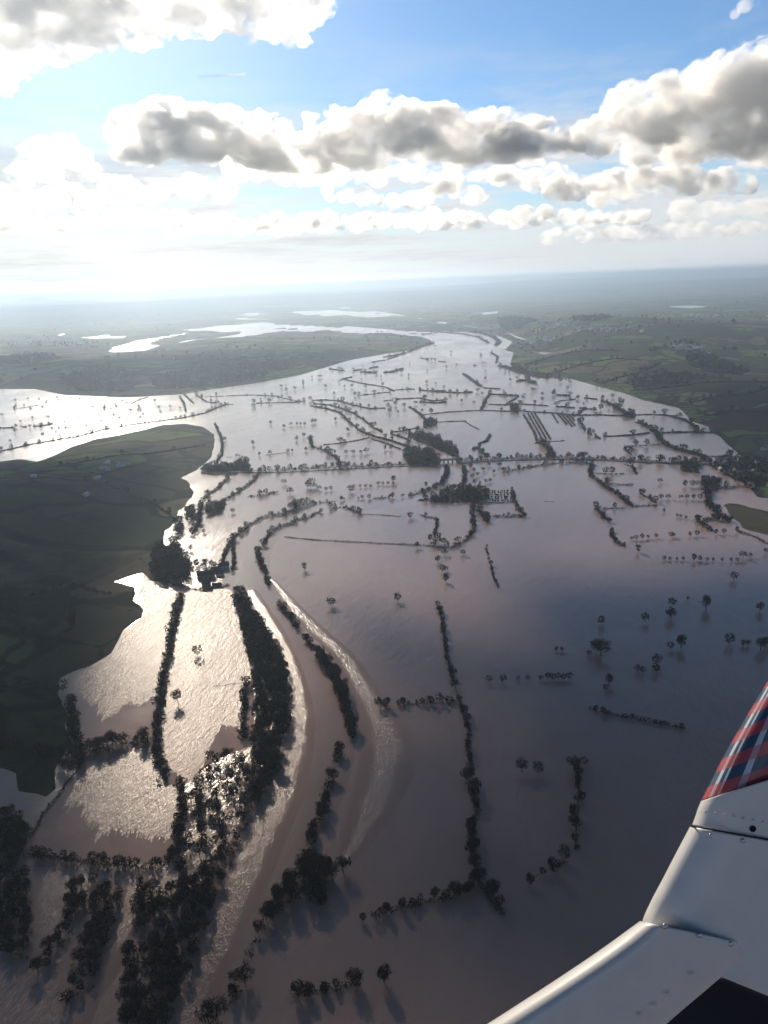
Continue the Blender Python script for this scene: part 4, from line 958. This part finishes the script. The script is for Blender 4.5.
def house_meshes(L, D, H_, rf, wallm, roofm, win=True):
    key = (L, D, H_, rf, wallm.name, roofm.name, win)
    if key in _hm: return _hm[key]
    mb = MB(); x, y = L/2, D/2
    mb.add([(-x, -y, -1.5), (x, -y, -1.5), (x, y, -1.5), (-x, y, -1.5), (-x, -y, H_), (x, -y, H_), (x, y, H_), (-x, y, H_), (-x, 0, H_+rf), (x, 0, H_+rf)],
           [(0, 1, 5, 4), (2, 3, 7, 6), (3, 0, 4, 8, 7), (1, 2, 6, 9, 5), (0, 3, 2, 1)])
    w_ = mb.mesh('wall', wallm)
    mb = MB(); e = 0.45; s = rf/y; zz = H_-e*s+0.05; tk = 0.25
    for sg in (-1, 1):
        a_ = [(-x-e, sg*(y+e), zz), (x+e, sg*(y+e), zz), (x+e, 0, H_+rf+0.05), (-x-e, 0, H_+rf+0.05)]
        b_ = [(p[0], p[1], p[2]+tk) for p in a_]
        mb.add(a_+b_, [(0, 1, 2, 3), (7, 6, 5, 4), (0, 4, 5, 1), (3, 2, 6, 7), (0, 3, 7, 4), (1, 5, 6, 2)])
    r_ = mb.mesh('roof', roofm)
    mb = MB(); bxm(mb, x*0.55, x*0.55+0.9, -0.45, 0.45, H_+rf-0.6, H_+rf+1.5); ch = mb.mesh('chimney', brick)
    ws = []
    if win:
        n = max(2, int(L/3.2))
        for k in range(n):
            for sg in (-1, 1):
                for z in ([1.2, 3.8] if H_ > 4.5 else [1.2]):
                    mb = MB(); cx = -x+(k+0.5)*L/n; bxm(mb, cx-.55, cx+.55, sg*(y+.03)-.04, sg*(y+.03)+.04, z, z+1.2); ws.append(mb.mesh('window', glass))
    _hm[key] = (w_, r_, ch, ws); return _hm[key]
def house(px, py, rz, L, D, H_, rf, wm_, rm_, label, cat='house', group=None, name='house', win=True, chim=True, z=None):
    p = G(px, py); zz = zland(p[0], p[1]) if z is None else z
    e = empty(name, (p[0], p[1], zz), rz); tag(e, label, cat, group)
    w_, r_, ch, ws = house_meshes(L, D, H_, rf, wm_, rm_, win)
    for nm, me in [('wall', w_), ('roof', r_)]+[('window', w) for w in ws]:
        c = bpy.data.objects.new(nm, me); COL.objects.link(c); c.parent = e
        if nm == 'roof' and chim: q = bpy.data.objects.new('chimney', ch); COL.objects.link(q); q.parent = c
    return e
house(206, 577, 0.10, 21, 8, 4.6, 4.2, brick, slate, 'long slate roofed farmhouse standing in flood water beside the avenue', 'farmhouse', name='farmhouse')
house(216, 571, 0.22, 11, 7, 3.4, 3.0, brick, slate, 'small slate roofed barn behind the long farmhouse', 'barn', name='barn', chim=False)
house(206.5, 586, 0.15, 10, 9, 5.4, 3.8, brick, slate, 'square flooded house in front of the long farmhouse', 'house')
house(224.5, 568, 0.25, 12, 10, 4.8, 3.6, plaster, slate, 'square flooded cottage at the foot of the farm drive', 'cottage', name='cottage')
house(220, 575, 0.1, 9, 6, 3, 2.4, plaster, slate, 'small pale outbuilding between farmhouse and cottage', 'outbuilding', name='outbuilding', chim=False)
house(217, 586, 0.05, 11, 5, 2.6, 1.8, brick, slate, 'long low shed beside the square flooded house', 'shed', name='farm_shed', chim=False)
house(481, 452, 0.3, 13, 8, 4.8, 3.2, plaster, slate, 'pale flooded farmhouse right of the river bridge copse', 'farmhouse', name='farmhouse')
house(474, 449, 1.2, 12, 7, 3.4, 2.6, brick, slate, 'small brick barn left of the pale flooded farmhouse', 'barn', name='barn', chim=False)
house(486, 456, 0.1, 10, 7, 3.8, 2.6, plaster, tile, 'tiled cottage below the pale flooded farmhouse', 'cottage', name='cottage')
for k, (x, y, L) in enumerate([(125, 469.5, 26), (121, 471, 18), (108, 470, 14), (104, 475, 12), (98, 486, 14), (88, 510, 9), (109, 475.5, 10), (37, 497, 10)]):
    house(x, y, 0.2+0.5*(k % 3), L, 9, 3.6, 2.2, plaster, sheetm, ['largest pale roofed farm shed on the dark headland', 'second pale shed left of the largest on the headland', 'pale shed above the small one at the left of the headland farm',
          'lowest small pale shed of the headland farm', 'lone pale shed below the headland farm', 'lone pale hut in the middle of the dark headland', 'small pale shed in the middle of the headland farm', 'tiny pale hut on the western headland'][k], 'farm shed', name='farm_shed', chim=False, win=False)
rv_ = np.random.default_rng(12); VIL = []
while len(VIL) < 34:
    x = rv_.uniform(706, 775); y = rv_.uniform(458, 491)
    p = G(x, y)[:2]
    if in_poly(VP, *p) and all(math.hypot(p[0]-q[0], p[1]-q[1]) > 22 for q in VIL):
        VIL.append(p); house(x, y, rv_.uniform(0, 3.1), [11, 13, 9][len(VIL) % 3], 7.5, 4.8, 3.0, [brick, plaster][len(VIL) % 2], [slate, tile][len(VIL) % 2], 'small house among trees in the flooded village at the right edge', group='houses of the flooded village')
house(765, 451, 0.5, 20, 10, 5, 3, plaster, slate, 'pale long house above the flooded village at the right edge', 'house')
# a far town, hundreds of specks of roof
rt = np.random.default_rng(4); mb = MB()
TP = []
for (cx, cy, sx, sy, n) in [(520, 344, 34, 3.5, 190), (605, 343, 40, 3, 140), (555, 335, 30, 2.5, 90), (690, 360, 20, 3, 60), (330, 296, 60, 3, 60), (700, 318, 40, 2, 60), (60, 345, 40, 4, 50)]:
    for _ in range(n): TP.append(G(cx+rt.normal(0, sx*0.5), cy+rt.normal(0, sy*0.5)))
TP = np.array(TP); tz = land_h(TP[:, 0], TP[:, 1]); tsd = land_sd(TP[:, 0], TP[:, 1])
for p, z, s in zip(TP, tz, tsd):
    if s < 20: continue
    a_ = rt.uniform(0, 3.1); L, D = rt.uniform(9, 22), 9; ca, sa = math.cos(a_), math.sin(a_)
    base = [(-L/2, -D/2, -1), (L/2, -D/2, -1), (L/2, D/2, -1), (-L/2, D/2, -1), (-L/2, -D/2, 5), (L/2, -D/2, 5), (L/2, D/2, 5), (-L/2, D/2, 5), (-L/2, 0, 8.5), (L/2, 0, 8.5)]
    mb.add([(q[0]*ca-q[1]*sa+p[0], q[0]*sa+q[1]*ca+p[1], q[2]+z) for q in base], [(0, 1, 5, 4), (2, 3, 7, 6), (3, 0, 4, 8, 7), (1, 2, 6, 9, 5), (4, 5, 9, 8), (7, 8, 9, 6)])
me = mb.mesh('distant_town', plaster); o = bpy.data.objects.new('distant_town', me); COL.objects.link(o)
tag(o, 'pale specks of far towns scattered over the hazy plain', 'town', kind='stuff')

# the river bridge
A_, B_ = G(437, 463)[:2], G(459, 462)[:2]; mid = (A_+B_)/2; L = np.linalg.norm(B_-A_); ang = math.atan2(*(B_-A_)[::-1])
br = empty('road_bridge', (mid[0], mid[1], 0), ang); tag(br, 'long pale road bridge carrying the causeway over the river', 'bridge')
mb = MB(); bxm(mb, -L/2-6, L/2+6, -4.5, 4.5, 5.0, 6.0)
o = bpy.data.objects.new('deck', mb.mesh('deck', conc)); COL.objects.link(o); o.parent = br
for sg in (-1, 1):
    mb = MB(); bxm(mb, -L/2-6, L/2+6, sg*4.3-.2, sg*4.3+.2, 6.003, 7.1)
    o = bpy.data.objects.new('parapet', mb.mesh('parapet', conc)); COL.objects.link(o); o.parent = br
for k in range(5):
    xx = -L/2+L*(k+0.5)/5-0; mb = MB(); bxm(mb, xx-1.2, xx+1.2, -4.1, 4.1, -1.5, 4.997)
    o = bpy.data.objects.new('pier', mb.mesh('pier', conc)); COL.objects.link(o); o.parent = br
# the road on the causeway
asph = grime('wet_asphalt', (0.055, 0.055, 0.058), 0.5, 0.2, 0.3, 0.5)
for nm, pts in (('road', [(202, 473), (246, 472), (290, 471.5), (350, 468.6), (404, 466), (437, 465)]), ('road', [(460, 463.6), (480, 461.6), (530, 459.6), (588, 459.6), (650, 462.6), (702, 464), (742, 470)])):
    c_ = catmull([(*G(*p)[:2],) for p in pts], 8); tn = np.gradient(c_, axis=0); tn /= np.linalg.norm(tn, axis=1)[:, None]; nn_ = np.stack([-tn[:, 1], tn[:, 0]], -1)
    prof = [(-7, -1.0), (-4.2, 1.0), (4.2, 1.0), (7, -1.0)]
    Vv = np.stack([np.c_[c_+nn_*q[0], np.full(len(c_), q[1])] for q in prof], 1).reshape(-1, 3)
    Fq = [(k*4+j, (k+1)*4+j, (k+1)*4+j+1, k*4+j+1) for k in range(len(c_)-1) for j in range(3)]
    tag(mesh_obj(nm, Vv, Fq, asph), kind='structure')

# ------------------------------------------------------------------ clouds: lumpy closed bodies filled with droplets
def cloud_mat(name, dens, an=0.55, nscale=None):
    m = bpy.data.materials.new(name); m.use_nodes = True; t = NT(m.node_tree)
    for n in list(t.n): t.n.remove(n)
    v = t.node('ShaderNodeVolumePrincipled', {'Color': (1.0, 1.0, 1.0, 1), 'Density': dens, 'Anisotropy': an})
    if nscale:
        oc = t.vm('MULTIPLY', t.node('ShaderNodeTexCoord').outputs['Object'], (1.0, 1.0, 1.5))
        nz = t.noise(oc, nscale, 7, 0.62)
        t.l.new(t.m('MULTIPLY', t.smooth(nz, 0.42, 0.62), dens*1.9), v.inputs['Density'])
    t.node('ShaderNodeOutputMaterial', {'Volume': v.outputs[0]}); return m
def skypt(px, py, d):     # point on this bearing at horizontal distance d
    q = ray(px, py); return CAMP+q*(d/math.hypot(q[0], q[1]))
def cloud(label, puffs, dist, mat, vox=90, seed=1, flat=None, rough=1.0, top=True):
    """puffs: (px, py, radius px) bearings of the billows at distance dist"""
    import bmesh
    dist = dist*1.8
    r = np.random.default_rng(seed); bm = bmesh.new(); k = dist/F*1.03
    cs = []
    for (x, y, rp) in puffs:
        c0 = skypt(x, y, dist+r.uniform(-.06, .06)*dist); cs.append((c0, rp*k))
    extra = []
    for c0, R0 in cs:
        for _ in range(5):
            dv = r.normal(size=3); dv /= np.linalg.norm(dv); dv[2] = dv[2]*0.6+0.1
            extra.append((c0+dv*R0*0.8, R0*r.uniform(.3, .55)))
    for c0, R0 in cs+extra:
        mt = Matrix.Translation(Vector(c0)) @ Matrix.Diagonal((R0*1.15, R0*1.5, R0, 1))
        bmesh.ops.create_icosphere(bm, subdivisions=2, radius=1.0, matrix=mt)
    if flat is not None:
        zb = skypt(flat[0], flat[1], dist)[2]
        for v in bm.verts:
            if v.co.z < zb: v.co.z = zb-(zb-v.co.z)*0.25
    me = bpy.data.meshes.new('cumulus_cloud'); bm.to_mesh(me); bm.free()
    org = np.mean([c for c, _ in cs], axis=0); me.transform(Matrix.Translation(-Vector(org)))
    o = bpy.data.objects.new('cumulus_cloud', me); COL.objects.link(o); o.location = org
    ext = max(o.dimensions) if max(o.dimensions) > 0 else 1000
    co_ = np.array([v.co[:] for v in me.vertices]); ext = (co_.max(0)-co_.min(0)).max()
    rm_ = o.modifiers.new('r', 'REMESH'); rm_.mode = 'VOXEL'; rm_.voxel_size = ext/vox
    for i_, (sz, st) in enumerate(((0.55, 0.18), (0.22, 0.17), (0.10, 0.16))):
        tx = bpy.data.textures.new('billow%d' % i_, 'CLOUDS'); tx.noise_scale = float(np.mean([R0 for _, R0 in cs]))*sz*3.2; tx.noise_depth = 2; tx.noise_basis = ['VORONOI_F1', 'VORONOI_F1', 'ORIGINAL_PERLIN'][i_] if i_ < 2 else 'ORIGINAL_PERLIN'
        dm = o.modifiers.new('d%d' % i_, 'DISPLACE'); dm.texture = tx; dm.strength = -float(np.mean([R0 for _, R0 in cs]))*st*3.0*rough if i_ < 2 else float(np.mean([R0 for _, R0 in cs]))*st*3
        dm.mid_level = 0.35; dm.texture_coords = 'GLOBAL' if False else 'LOCAL'
    rm2 = o.modifiers.new('r2', 'REMESH'); rm2.mode = 'VOXEL'; rm2.voxel_size = ext/(vox*1.35)
    dg = bpy.context.evaluated_depsgraph_get(); ev = o.evaluated_get(dg); nm_ = bpy.data.meshes.new_from_object(ev, depsgraph=dg)
    o.modifiers.clear(); o.data = nm_; nm_.name = 'cumulus_cloud'; nm_.materials.clear(); nm_.materials.append(mat)
    tag(o, label, 'cloud'); return o
if CLOUDS:
    cm1 = cloud_mat('cloud_droplets', 0.0010, 0.58, 1/2600.0)
    cm2 = cloud_mat('thin_cloud_droplets', 0.00045, 0.55, 1/2200.0)
    CR = np.random.default_rng(19)
    def bank(x0, x1, yf, rf_, n):       # billows strung along a bank; yf, rf_ give centre line and size
        return [(x, yf(x)+CR.normal(0, rf_(x)*0.34), rf_(x)*CR.uniform(.45, 1.3)) for x in np.linspace(x0, x1, n)+CR.normal(0, (x1-x0)/n*0.3, n)]
    cloud('huge rounded white cloud with grey belly at upper right', [(790, 88, 46), (745, 92, 40), (700, 106, 36), (660, 112, 30), (628, 112, 24), (800, 120, 50), (604, 134, 18), (585, 134, 14), (745, 135, 30), (690, 140, 26), (640, 145, 18), (660, 90, 14), (720, 70, 16), (625, 92, 9)], 34000, cm1, seed=2, flat=(700, 163), vox=170)
    cloud('long flat grey cloud bank stretching over the middle of the sky', bank(140, 560, lambda x: 143+8*math.sin(x/37), lambda x: 27-7*abs(x-340)/220, 32)+bank(170, 540, lambda x: 124+4*math.sin(x/21), lambda x: 9, 26)+bank(120, 560, lambda x: 113+6*math.sin(x/21)+abs(x-340)*0.03, lambda x: 5, 50), 36000, cm1, seed=3, flat=(350, 168), vox=330)
    cloud('puffy cloud head at the left end of the long bank', [(128, 122, 14), (145, 118, 13), (160, 128, 12), (118, 134, 11), (140, 136, 15), (172, 140, 10)], 37000, cm2, seed=31, flat=(140, 160), vox=110)
    cloud('white cloud tower near the left frame edge', [(42, 150, 13), (60, 148, 15), (75, 158, 13), (30, 160, 12), (90, 172, 10), (50, 170, 16), (20, 176, 12), (70, 176, 12)], 38000, cm2, seed=4, flat=(50, 187), vox=110)
    cloud('low dark based cloud at the far left', bank(-30, 125, lambda x: 203-x*0.02, lambda x: 13-x*0.04, 16), 40000, cm1, seed=5, flat=(40, 216), vox=140)
    cloud('pale middle cloud under the left end of the bank', bank(110, 230, lambda x: 190+5*math.sin(x/17), lambda x: 11, 14), 40000, cm2, seed=15, flat=(160, 208), vox=140)
    cloud('wide ragged low cloud under the right end of the long bank', bank(500, 740, lambda x: 184+6*math.sin(x/29), lambda x: 15-5*abs(x-630)/120, 30), 40000, cm1, seed=6, flat=(640, 203), vox=200)
    cloud('small low cloud beneath the middle of the bank', bank(325, 470, lambda x: 197+4*math.sin(x/19), lambda x: 9, 16), 42000, cm1, seed=7, flat=(400, 209), vox=150)
    cloud('thin low cloud strip left of centre above the horizon', bank(170, 300, lambda x: 228+2*math.sin(x/13), lambda x: 6, 36), 46000, cm2, seed=10, flat=(230, 238), vox=150)
    cloud('thin low cloud strip right of centre above the horizon', bank(550, 768, lambda x: 235-(x-550)*0.03, lambda x: 6, 50), 46000, cm2, seed=11, flat=(650, 243), vox=190)
    cloud('low cloud strip at the right frame edge', bank(670, 800, lambda x: 210-(x-670)*0.02, lambda x: 7, 30), 44000, cm2, seed=12, flat=(740, 220), vox=140)
    cloud('bright cloud sheet in the upper left corner near the sun', [(20, 5, 50), (70, -5, 46), (120, 0, 38), (160, -4, 34), (205, -12, 38), (240, 0, 28), (270, 8, 26), (295, 4, 24), (310, -10, 26), (0, 40, 32), (100, 22, 22), (150, 30, 14), (250, 30, 14), (290, 28, 14), (305, 38, 9), (190, 18, 16), (20, 55, 20), (-10, 70, 20)], 42000, cm2, seed=8, vox=220)
    cloud('long low broken cloud deck under the grey bank', bank(230, 520, lambda x: 176+4*math.sin(x/23), lambda x: 8.5, 60), 41000, cm2, seed=41, flat=(370, 189), vox=220)
    cloud('long low cloud deck above the left horizon', bank(-20, 330, lambda x: 222+4*math.sin(x/31), lambda x: 8, 70), 44000, cm1, seed=42, flat=(150, 232), vox=220)
    cloud('low ragged cloud deck over the centre horizon', bank(300, 640, lambda x: 222-(x-300)*.015+3*math.sin(x/23), lambda x: 8, 70), 45000, cm1, seed=43, flat=(470, 232), vox=220)
    cloud('small wisp of cloud at the top right corner', [(745, 6, 6), (754, 0, 6), (735, 14, 4.5), (725, 21, 3)], 34000, cm2, seed=9, vox=60)
    # unseen clouds above the frame, each built from the patch of ground to darken
    def shadecloud(label, pxs, L, mat, seed, sq=0.30):
        import bmesh
        bm = bmesh.new(); pts = []
        for (x, y, rad_) in pxs:
            g = G(x, y); c0 = g+sdir*L
            bmesh.ops.create_icosphere(bm, subdivisions=3, radius=1.0, matrix=Matrix.Translation(Vector(c0)) @ Matrix.Diagonal((rad_, rad_, rad_*sq, 1))); pts.append(c0)
        me = bpy.data.meshes.new('cumulus_cloud'); bm.to_mesh(me); bm.free(); org = np.mean(pts, axis=0); me.transform(Matrix.Translation(-Vector(org)))
        o = bpy.data.objects.new('cumulus_cloud', me); COL.objects.link(o); o.location = org
        rm_ = o.modifiers.new('r', 'REMESH'); rm_.mode = 'VOXEL'; rm_.voxel_size = 16 if L < 20000 else 40
        tx = bpy.data.textures.new('billow', 'CLOUDS'); tx.noise_scale = 90; tx.noise_depth = 3
        dm = o.modifiers.new('d', 'DISPLACE'); dm.texture = tx; dm.strength = 70; dm.mid_level = 0.5; dm.texture_coords = 'LOCAL'
        dg = bpy.context.evaluated_depsgraph_get(); ev = o.evaluated_get(dg); nm_ = bpy.data.meshes.new_from_object(ev, depsgraph=dg)
        o.modifiers.clear(); o.data = nm_; nm_.materials.clear(); nm_.materials.append(mat); tag(o, label, 'cloud')
        c_ = org-CAMP; print('shade cloud el', math.degrees(math.atan2(c_[2], math.hypot(c_[0], c_[1]))), 'az', math.degrees(math.atan2(c_[0], c_[1])))
    sm_ = cloud_mat('shading_cloud_droplets', 0.055, 0.5)
    for lab, pxs, sd_ in SHADE: shadecloud(lab, pxs, 10500, sm_, sd_)
    sm3 = cloud_mat('shade_veil_droplets', 0.019, 0.5)
    for lab, pxs, sd_ in SHADE_THIN: shadecloud(lab, pxs, 11500, sm3, sd_)
    for lab, pxs, sd_ in SHADE_FAR: shadecloud(lab, pxs, 42000, sm3, sd_, 0.4)

# contrail
cn = cloud_mat('ice_trail', 0.012)
ca_, cb_ = skypt(197, 78, 32000), skypt(246, 74.5, 32000)
mb = MB()
for off in (0, 70):
    q = np.array([0, 0, off]); mb.add(*stick(ca_+q, cb_+q*0.3, 16, 34, 8))
o = mesh_obj('contrail', np.vstack(mb.V), mb.F, cn); tag(o, 'thin white aircraft trail in the upper left sky', 'contrail')

# ------------------------------------------------------------------ the aircraft's own structure at the lower right
def CP(px, py, depth): return CAMP+(fw+RT*((px-384)/F)-UP*((py-512)/F))*depth
am, t, b = new_mat('white_aircraft_paint')
tcn = t.node('ShaderNodeTexCoord').outputs['Object']
nn1 = t.noise(tcn, 9, 5, 0.6); nn2 = t.noise(tcn, 60, 3, 0.7)
t.l.new(t.mix(t.smooth(nn1, 0.35, 0.75, 0, 0.35), (0.62, 0.60, 0.57), (0.46, 0.45, 0.44)), b.inputs['Base Color'])
b.inputs['Roughness'].default_value = 0.33
b.inputs['Coat Weight'].default_value = 0.3
bm_ = t.node('ShaderNodeBump', {'Strength': 0.25, 'Distance': 0.004, 'Height': t.m('ADD', nn1, t.m('MULTIPLY', nn2, 0.08))}); t.l.new(bm_.outputs[0], b.inputs['Normal'])
metal = grime('screw_steel', (0.45, 0.45, 0.46), 0.35, 0.1, 4, 0.5); metal.node_tree.nodes['Principled BSDF'].inputs['Metallic'].default_value = 0.8
dark = grime('dark_gap', (0.01, 0.01, 0.012), 0.8, 0.1, 4)
navy = grime('navy_fill', (0.010, 0.013, 0.022), 0.6, 0.1, 4)
sm2, t, b = new_mat('tartan_stripes')
uv = t.node('ShaderNodeSeparateXYZ', {0: t.node('ShaderNodeUVMap', uv_map='uv').outputs[0]}).outputs
u_, v_ = uv[0], uv[1]
fr = t.m('FRACT', t.m('MULTIPLY', v_, 4.6))
red = t.m('LESS_THAN', fr, 0.50)
col = t.mix(red, (0.016, 0.045, 0.095), (0.33, 0.040, 0.050))
def band(x, c0, w_): return t.m('LESS_THAN', t.m('ABSOLUTE', t.m('SUBTRACT', x, c0)), w_)
wl = t.m('MAXIMUM', band(u_, 0.045, 0.010), t.m('MAXIMUM', band(u_, 0.085, 0.007), band(u_, 0.20, 0.020)))
wl2 = band(fr, 0.5, 0.03)
col = t.mix(t.m('MULTIPLY', wl, t.mix(red, (0.85,)*3, (0.35,)*3)), col, (0.55, 0.58, 0.62))
t.l.new(col, b.inputs['Base Color']); b.inputs['Roughness'].default_value = 0.35; b.inputs['Coat Weight'].default_value = 0.3
tip = empty('aircraft_fairing', CP(720, 900, 2.0)); tag(tip, 'white riveted aircraft fairing with red and blue striped tip at lower right', 'aircraft part')
tip_inv = Matrix.Translation(-tip.location)
def interp(pl, s):
    P = np.array(pl, float); q = np.linspace(0, 1, len(P)); return np.stack([np.interp(s, q, P[:, k]) for k in range(P.shape[1])], -1)
def arc(pl, n):
    P = catmull(pl, 10); d_ = np.r_[0, np.cumsum(np.linalg.norm(np.diff(P[:, :2], axis=0), axis=1))]; s = np.linspace(0, d_[-1], n)
    return np.stack([np.interp(s, d_, P[:, k]) for k in range(P.shape[1])], -1)
def shell(name, edge, far, depth0, nose, mat, n=60, mcols=26, thick=0.05, bulge=0.10, uvs=False, lift=0.0):
    """closed skin: 'edge' is the rounded leading edge line, 'far' the line where the panel ends"""
    E = arc(edge, n); Fr = arc(far, n); us = np.concatenate([np.linspace(0, 0.25, 12, endpoint=False), np.linspace(0.25, 1, mcols-12)])
    V_ = []; UVs = []
    for i_ in range(n):
        for u in us:
            # round nose: quarter ellipse, then gentle curve
            q = min(u/nose, 1.0)
            dep_ = depth0+bulge*(1-math.sqrt(max(0, 1-(1-q)**2)))+0.05*(u-nose)**2*(u > nose)-lift
            x = E[i_, 0]+(Fr[i_, 0]-E[i_, 0])*u; y = E[i_, 1]+(Fr[i_, 1]-E[i_, 1])*u
            V_.append(CP(x, y, dep_)); UVs.append((u, i_/(n-1)))
    m_ = len(us)
    back = []
    for i_ in range(n):
        for u in us:
            x = E[i_, 0]+(Fr[i_, 0]-E[i_, 0])*u; y = E[i_, 1]+(Fr[i_, 1]-E[i_, 1])*u
            q = min(u/nose, 1.0); back.append(CP(x, y, depth0+bulge+thick*math.sqrt(max(0, 1-(1-q)**2))-lift+0.0005))
    Fc = []; N = n*m_
    for i_ in range(n-1):
        for j in range(m_-1):
            a_ = i_*m_+j; Fc.append((a_, a_+1, a_+m_+1, a_+m_)); Fc.append((N+a_, N+a_+m_, N+a_+m_+1, N+a_+1))
    for i_ in range(n-1):
        a_ = i_*m_; Fc.append((a_, a_+m_, N+a_+m_, N+a_)); c_ = a_+m_-1; Fc.append((c_, N+c_, N+c_+m_, c_+m_))
    for j in range(m_-1):
        Fc.append((j, N+j, N+j+1, j+1)); c_ = (n-1)*m_+j; Fc.append((c_, c_+1, N+c_+1, N+c_))
    VV = np.array(V_+back)-np.array(tip.location)
    o = mesh_obj(name, VV, Fc, mat, parent=tip, smooth=True)
    if uvs:
        ul = o.data.uv_layers.new(name='uv'); allu = np.array(UVs+UVs)
        li = np.zeros(len(o.data.loops), dtype=np.int32); o.data.loops.foreach_get('vertex_index', li); ul.data.foreach_set('uv', allu[li].astype(np.float32).ravel())
    me = o.data; import bmesh
    bm = bmesh.new(); bm.from_mesh(me); bmesh.ops.recalc_face_normals(bm, faces=bm.faces); bm.to_mesh(me); bm.free()
    return o
shell('striped_tip', [(701, 801), (712, 779), (726, 752), (742, 724), (758, 697), (772, 674)], [(900, 738), (900, 715), (900, 685), (900, 650), (900, 620), (900, 590)], 2.02, 0.30, sm2, uvs=True)
shell('nose_skin', [(692, 825), (695, 817), (698, 808), (701, 801)], [(900, 862), (900, 830), (900, 780), (900, 738)], 2.004, 0.30, am, n=24)
shell('side_skin', [(646, 946), (642, 924), (650, 903), (662, 880), (676, 853), (690, 826.5)], [(905, 1052), (905, 1010), (905, 960), (905, 900), (905, 864)], 2.0, 0.30, am)
# seam between the two skins
sb = MB(); 
sp_ = arc([(690.5, 826), (735, 834), (768, 839.8), (800, 845.5)], 30)
def surf(px, py, extra=0.0):      # depth of the skin near the front: flat region
    return CP(px, py, 2.0+extra)
for k in range(29):
    for dy in (0,):
        a_ = np.array(surf(sp_[k][0], sp_[k][1]-0.2, 0.0-0.003+0.10*max(0, 1-k/5)**2)); b_ = np.array(surf(sp_[k+1][0], sp_[k+1][1]-0.2, -0.003+0.10*max(0, 1-(k+1)/5)**2))
        sb.add(*stick(a_-np.array(tip.location), b_-np.array(tip.location), 0.0022, 0.0022, 5))
o = mesh_obj('panel_seam', np.vstack(sb.V), sb.F, dark, parent=tip)
# overlapping cuff with its rounded corner
cuff_edge = [(470, 1034), (487, 1024), (520, 1003), (560, 977), (600, 950), (640, 921)]
cuff_far = [(652, 1038), (662, 1028), (686, 1007), (712, 985), (742, 957), (738, 941.5)]
shell('cuff_panel', cuff_edge, cuff_far, 1.975, 0.28, am, n=50, thick=0.02, bulge=0.09)
shell('navy_shell', [(560, 1100), (620, 1020), (680, 985), (720, 976)], [(905, 1250), (905, 1150), (905, 1080), (905, 1052)], 2.16, 0.05, navy, n=20, bulge=0.02)  # near-black navy shell filling the corner below the fairing
def dome(name, px, py, rad_, mat, dep_, flat=0.45):
    import bmesh
    bm = bmesh.new(); bmesh.ops.create_uvsphere(bm, u_segments=14, v_segments=8, radius=rad_)
    for v in bm.verts: v.co.z *= flat
    me = bpy.data.meshes.new(name); bm.to_mesh(me); bm.free(); me.materials.append(mat)
    for p_ in me.polygons: p_.use_smooth = True
    o = bpy.data.objects.new(name, me); COL.objects.link(o); o.parent = tip
    o.location = Vector(CP(px, py, dep_))-tip.location; o.rotation_euler = Vector(-fw).to_track_quat('Z', 'Y').to_euler(); return o
for x, y in ((665, 926.5), (700, 935.5), (731, 944)): dome('screw', x, y, 0.0075, metal, 1.975)
for x, y in ((711, 835.5), (743, 841)): dome('screw', x, y, 0.0060, metal, 1.999)
dome('screw_hole', 753, 829, 0.0085, dark, 2.002, 0.3)
for k in range(7): dome('rivet', 706+k*9.5, 812+k*1.4+0.18*k*k*0.3, 0.0035, am, 2.003, 0.5)
for x, y in ((692, 975), (668, 995), (655, 1006), (640, 1016)): dome('rivet', x, y, 0.006, am, 1.977, 0.25)


# ------------------------------------------------------------------ haze
hm = bpy.data.materials.new('haze_air'); hm.use_nodes = True; t = NT(hm.node_tree)
for n in list(t.n): t.n.remove(n)
HAZE_D = 6.8e-5
pv = t.node('ShaderNodeVolumePrincipled', {'Color': (0.66, 0.82, 1.0, 1), 'Density': HAZE_D, 'Anisotropy': 0.68})
t.node('ShaderNodeOutputMaterial', {'Volume': pv.outputs[0]})
hr = 78000; z0, z1 = -3.2, 460
hv = [(-hr, -hr, z0), (hr, -hr, z0), (hr, hr*2, z0), (-hr, hr*2, z0), (-hr, -hr, z1), (hr, -hr, z1), (hr, hr*2, z1), (-hr, hr*2, z1)]
ho = mesh_obj('haze', hv, [(0, 3, 2, 1), (4, 5, 6, 7), (0, 1, 5, 4), (1, 2, 6, 5), (2, 3, 7, 6), (3, 0, 4, 7)], hm); tag(ho, kind='stuff')

# ------------------------------------------------------------------ render settings
c = SC.cycles
c.max_bounces = 10; c.diffuse_bounces = 2; c.glossy_bounces = 2; c.transmission_bounces = 2; c.transparent_max_bounces = 12
c.volume_bounces = 8; c.use_denoising = True
c.sample_clamp_indirect = 4.0; c.sample_clamp_direct = 0
SC.view_settings.view_transform = 'Standard'; SC.view_settings.look = 'None'; SC.view_settings.gamma = 1
SC.view_settings.exposure = 0.0; SC.view_settings.use_curve_mapping = False
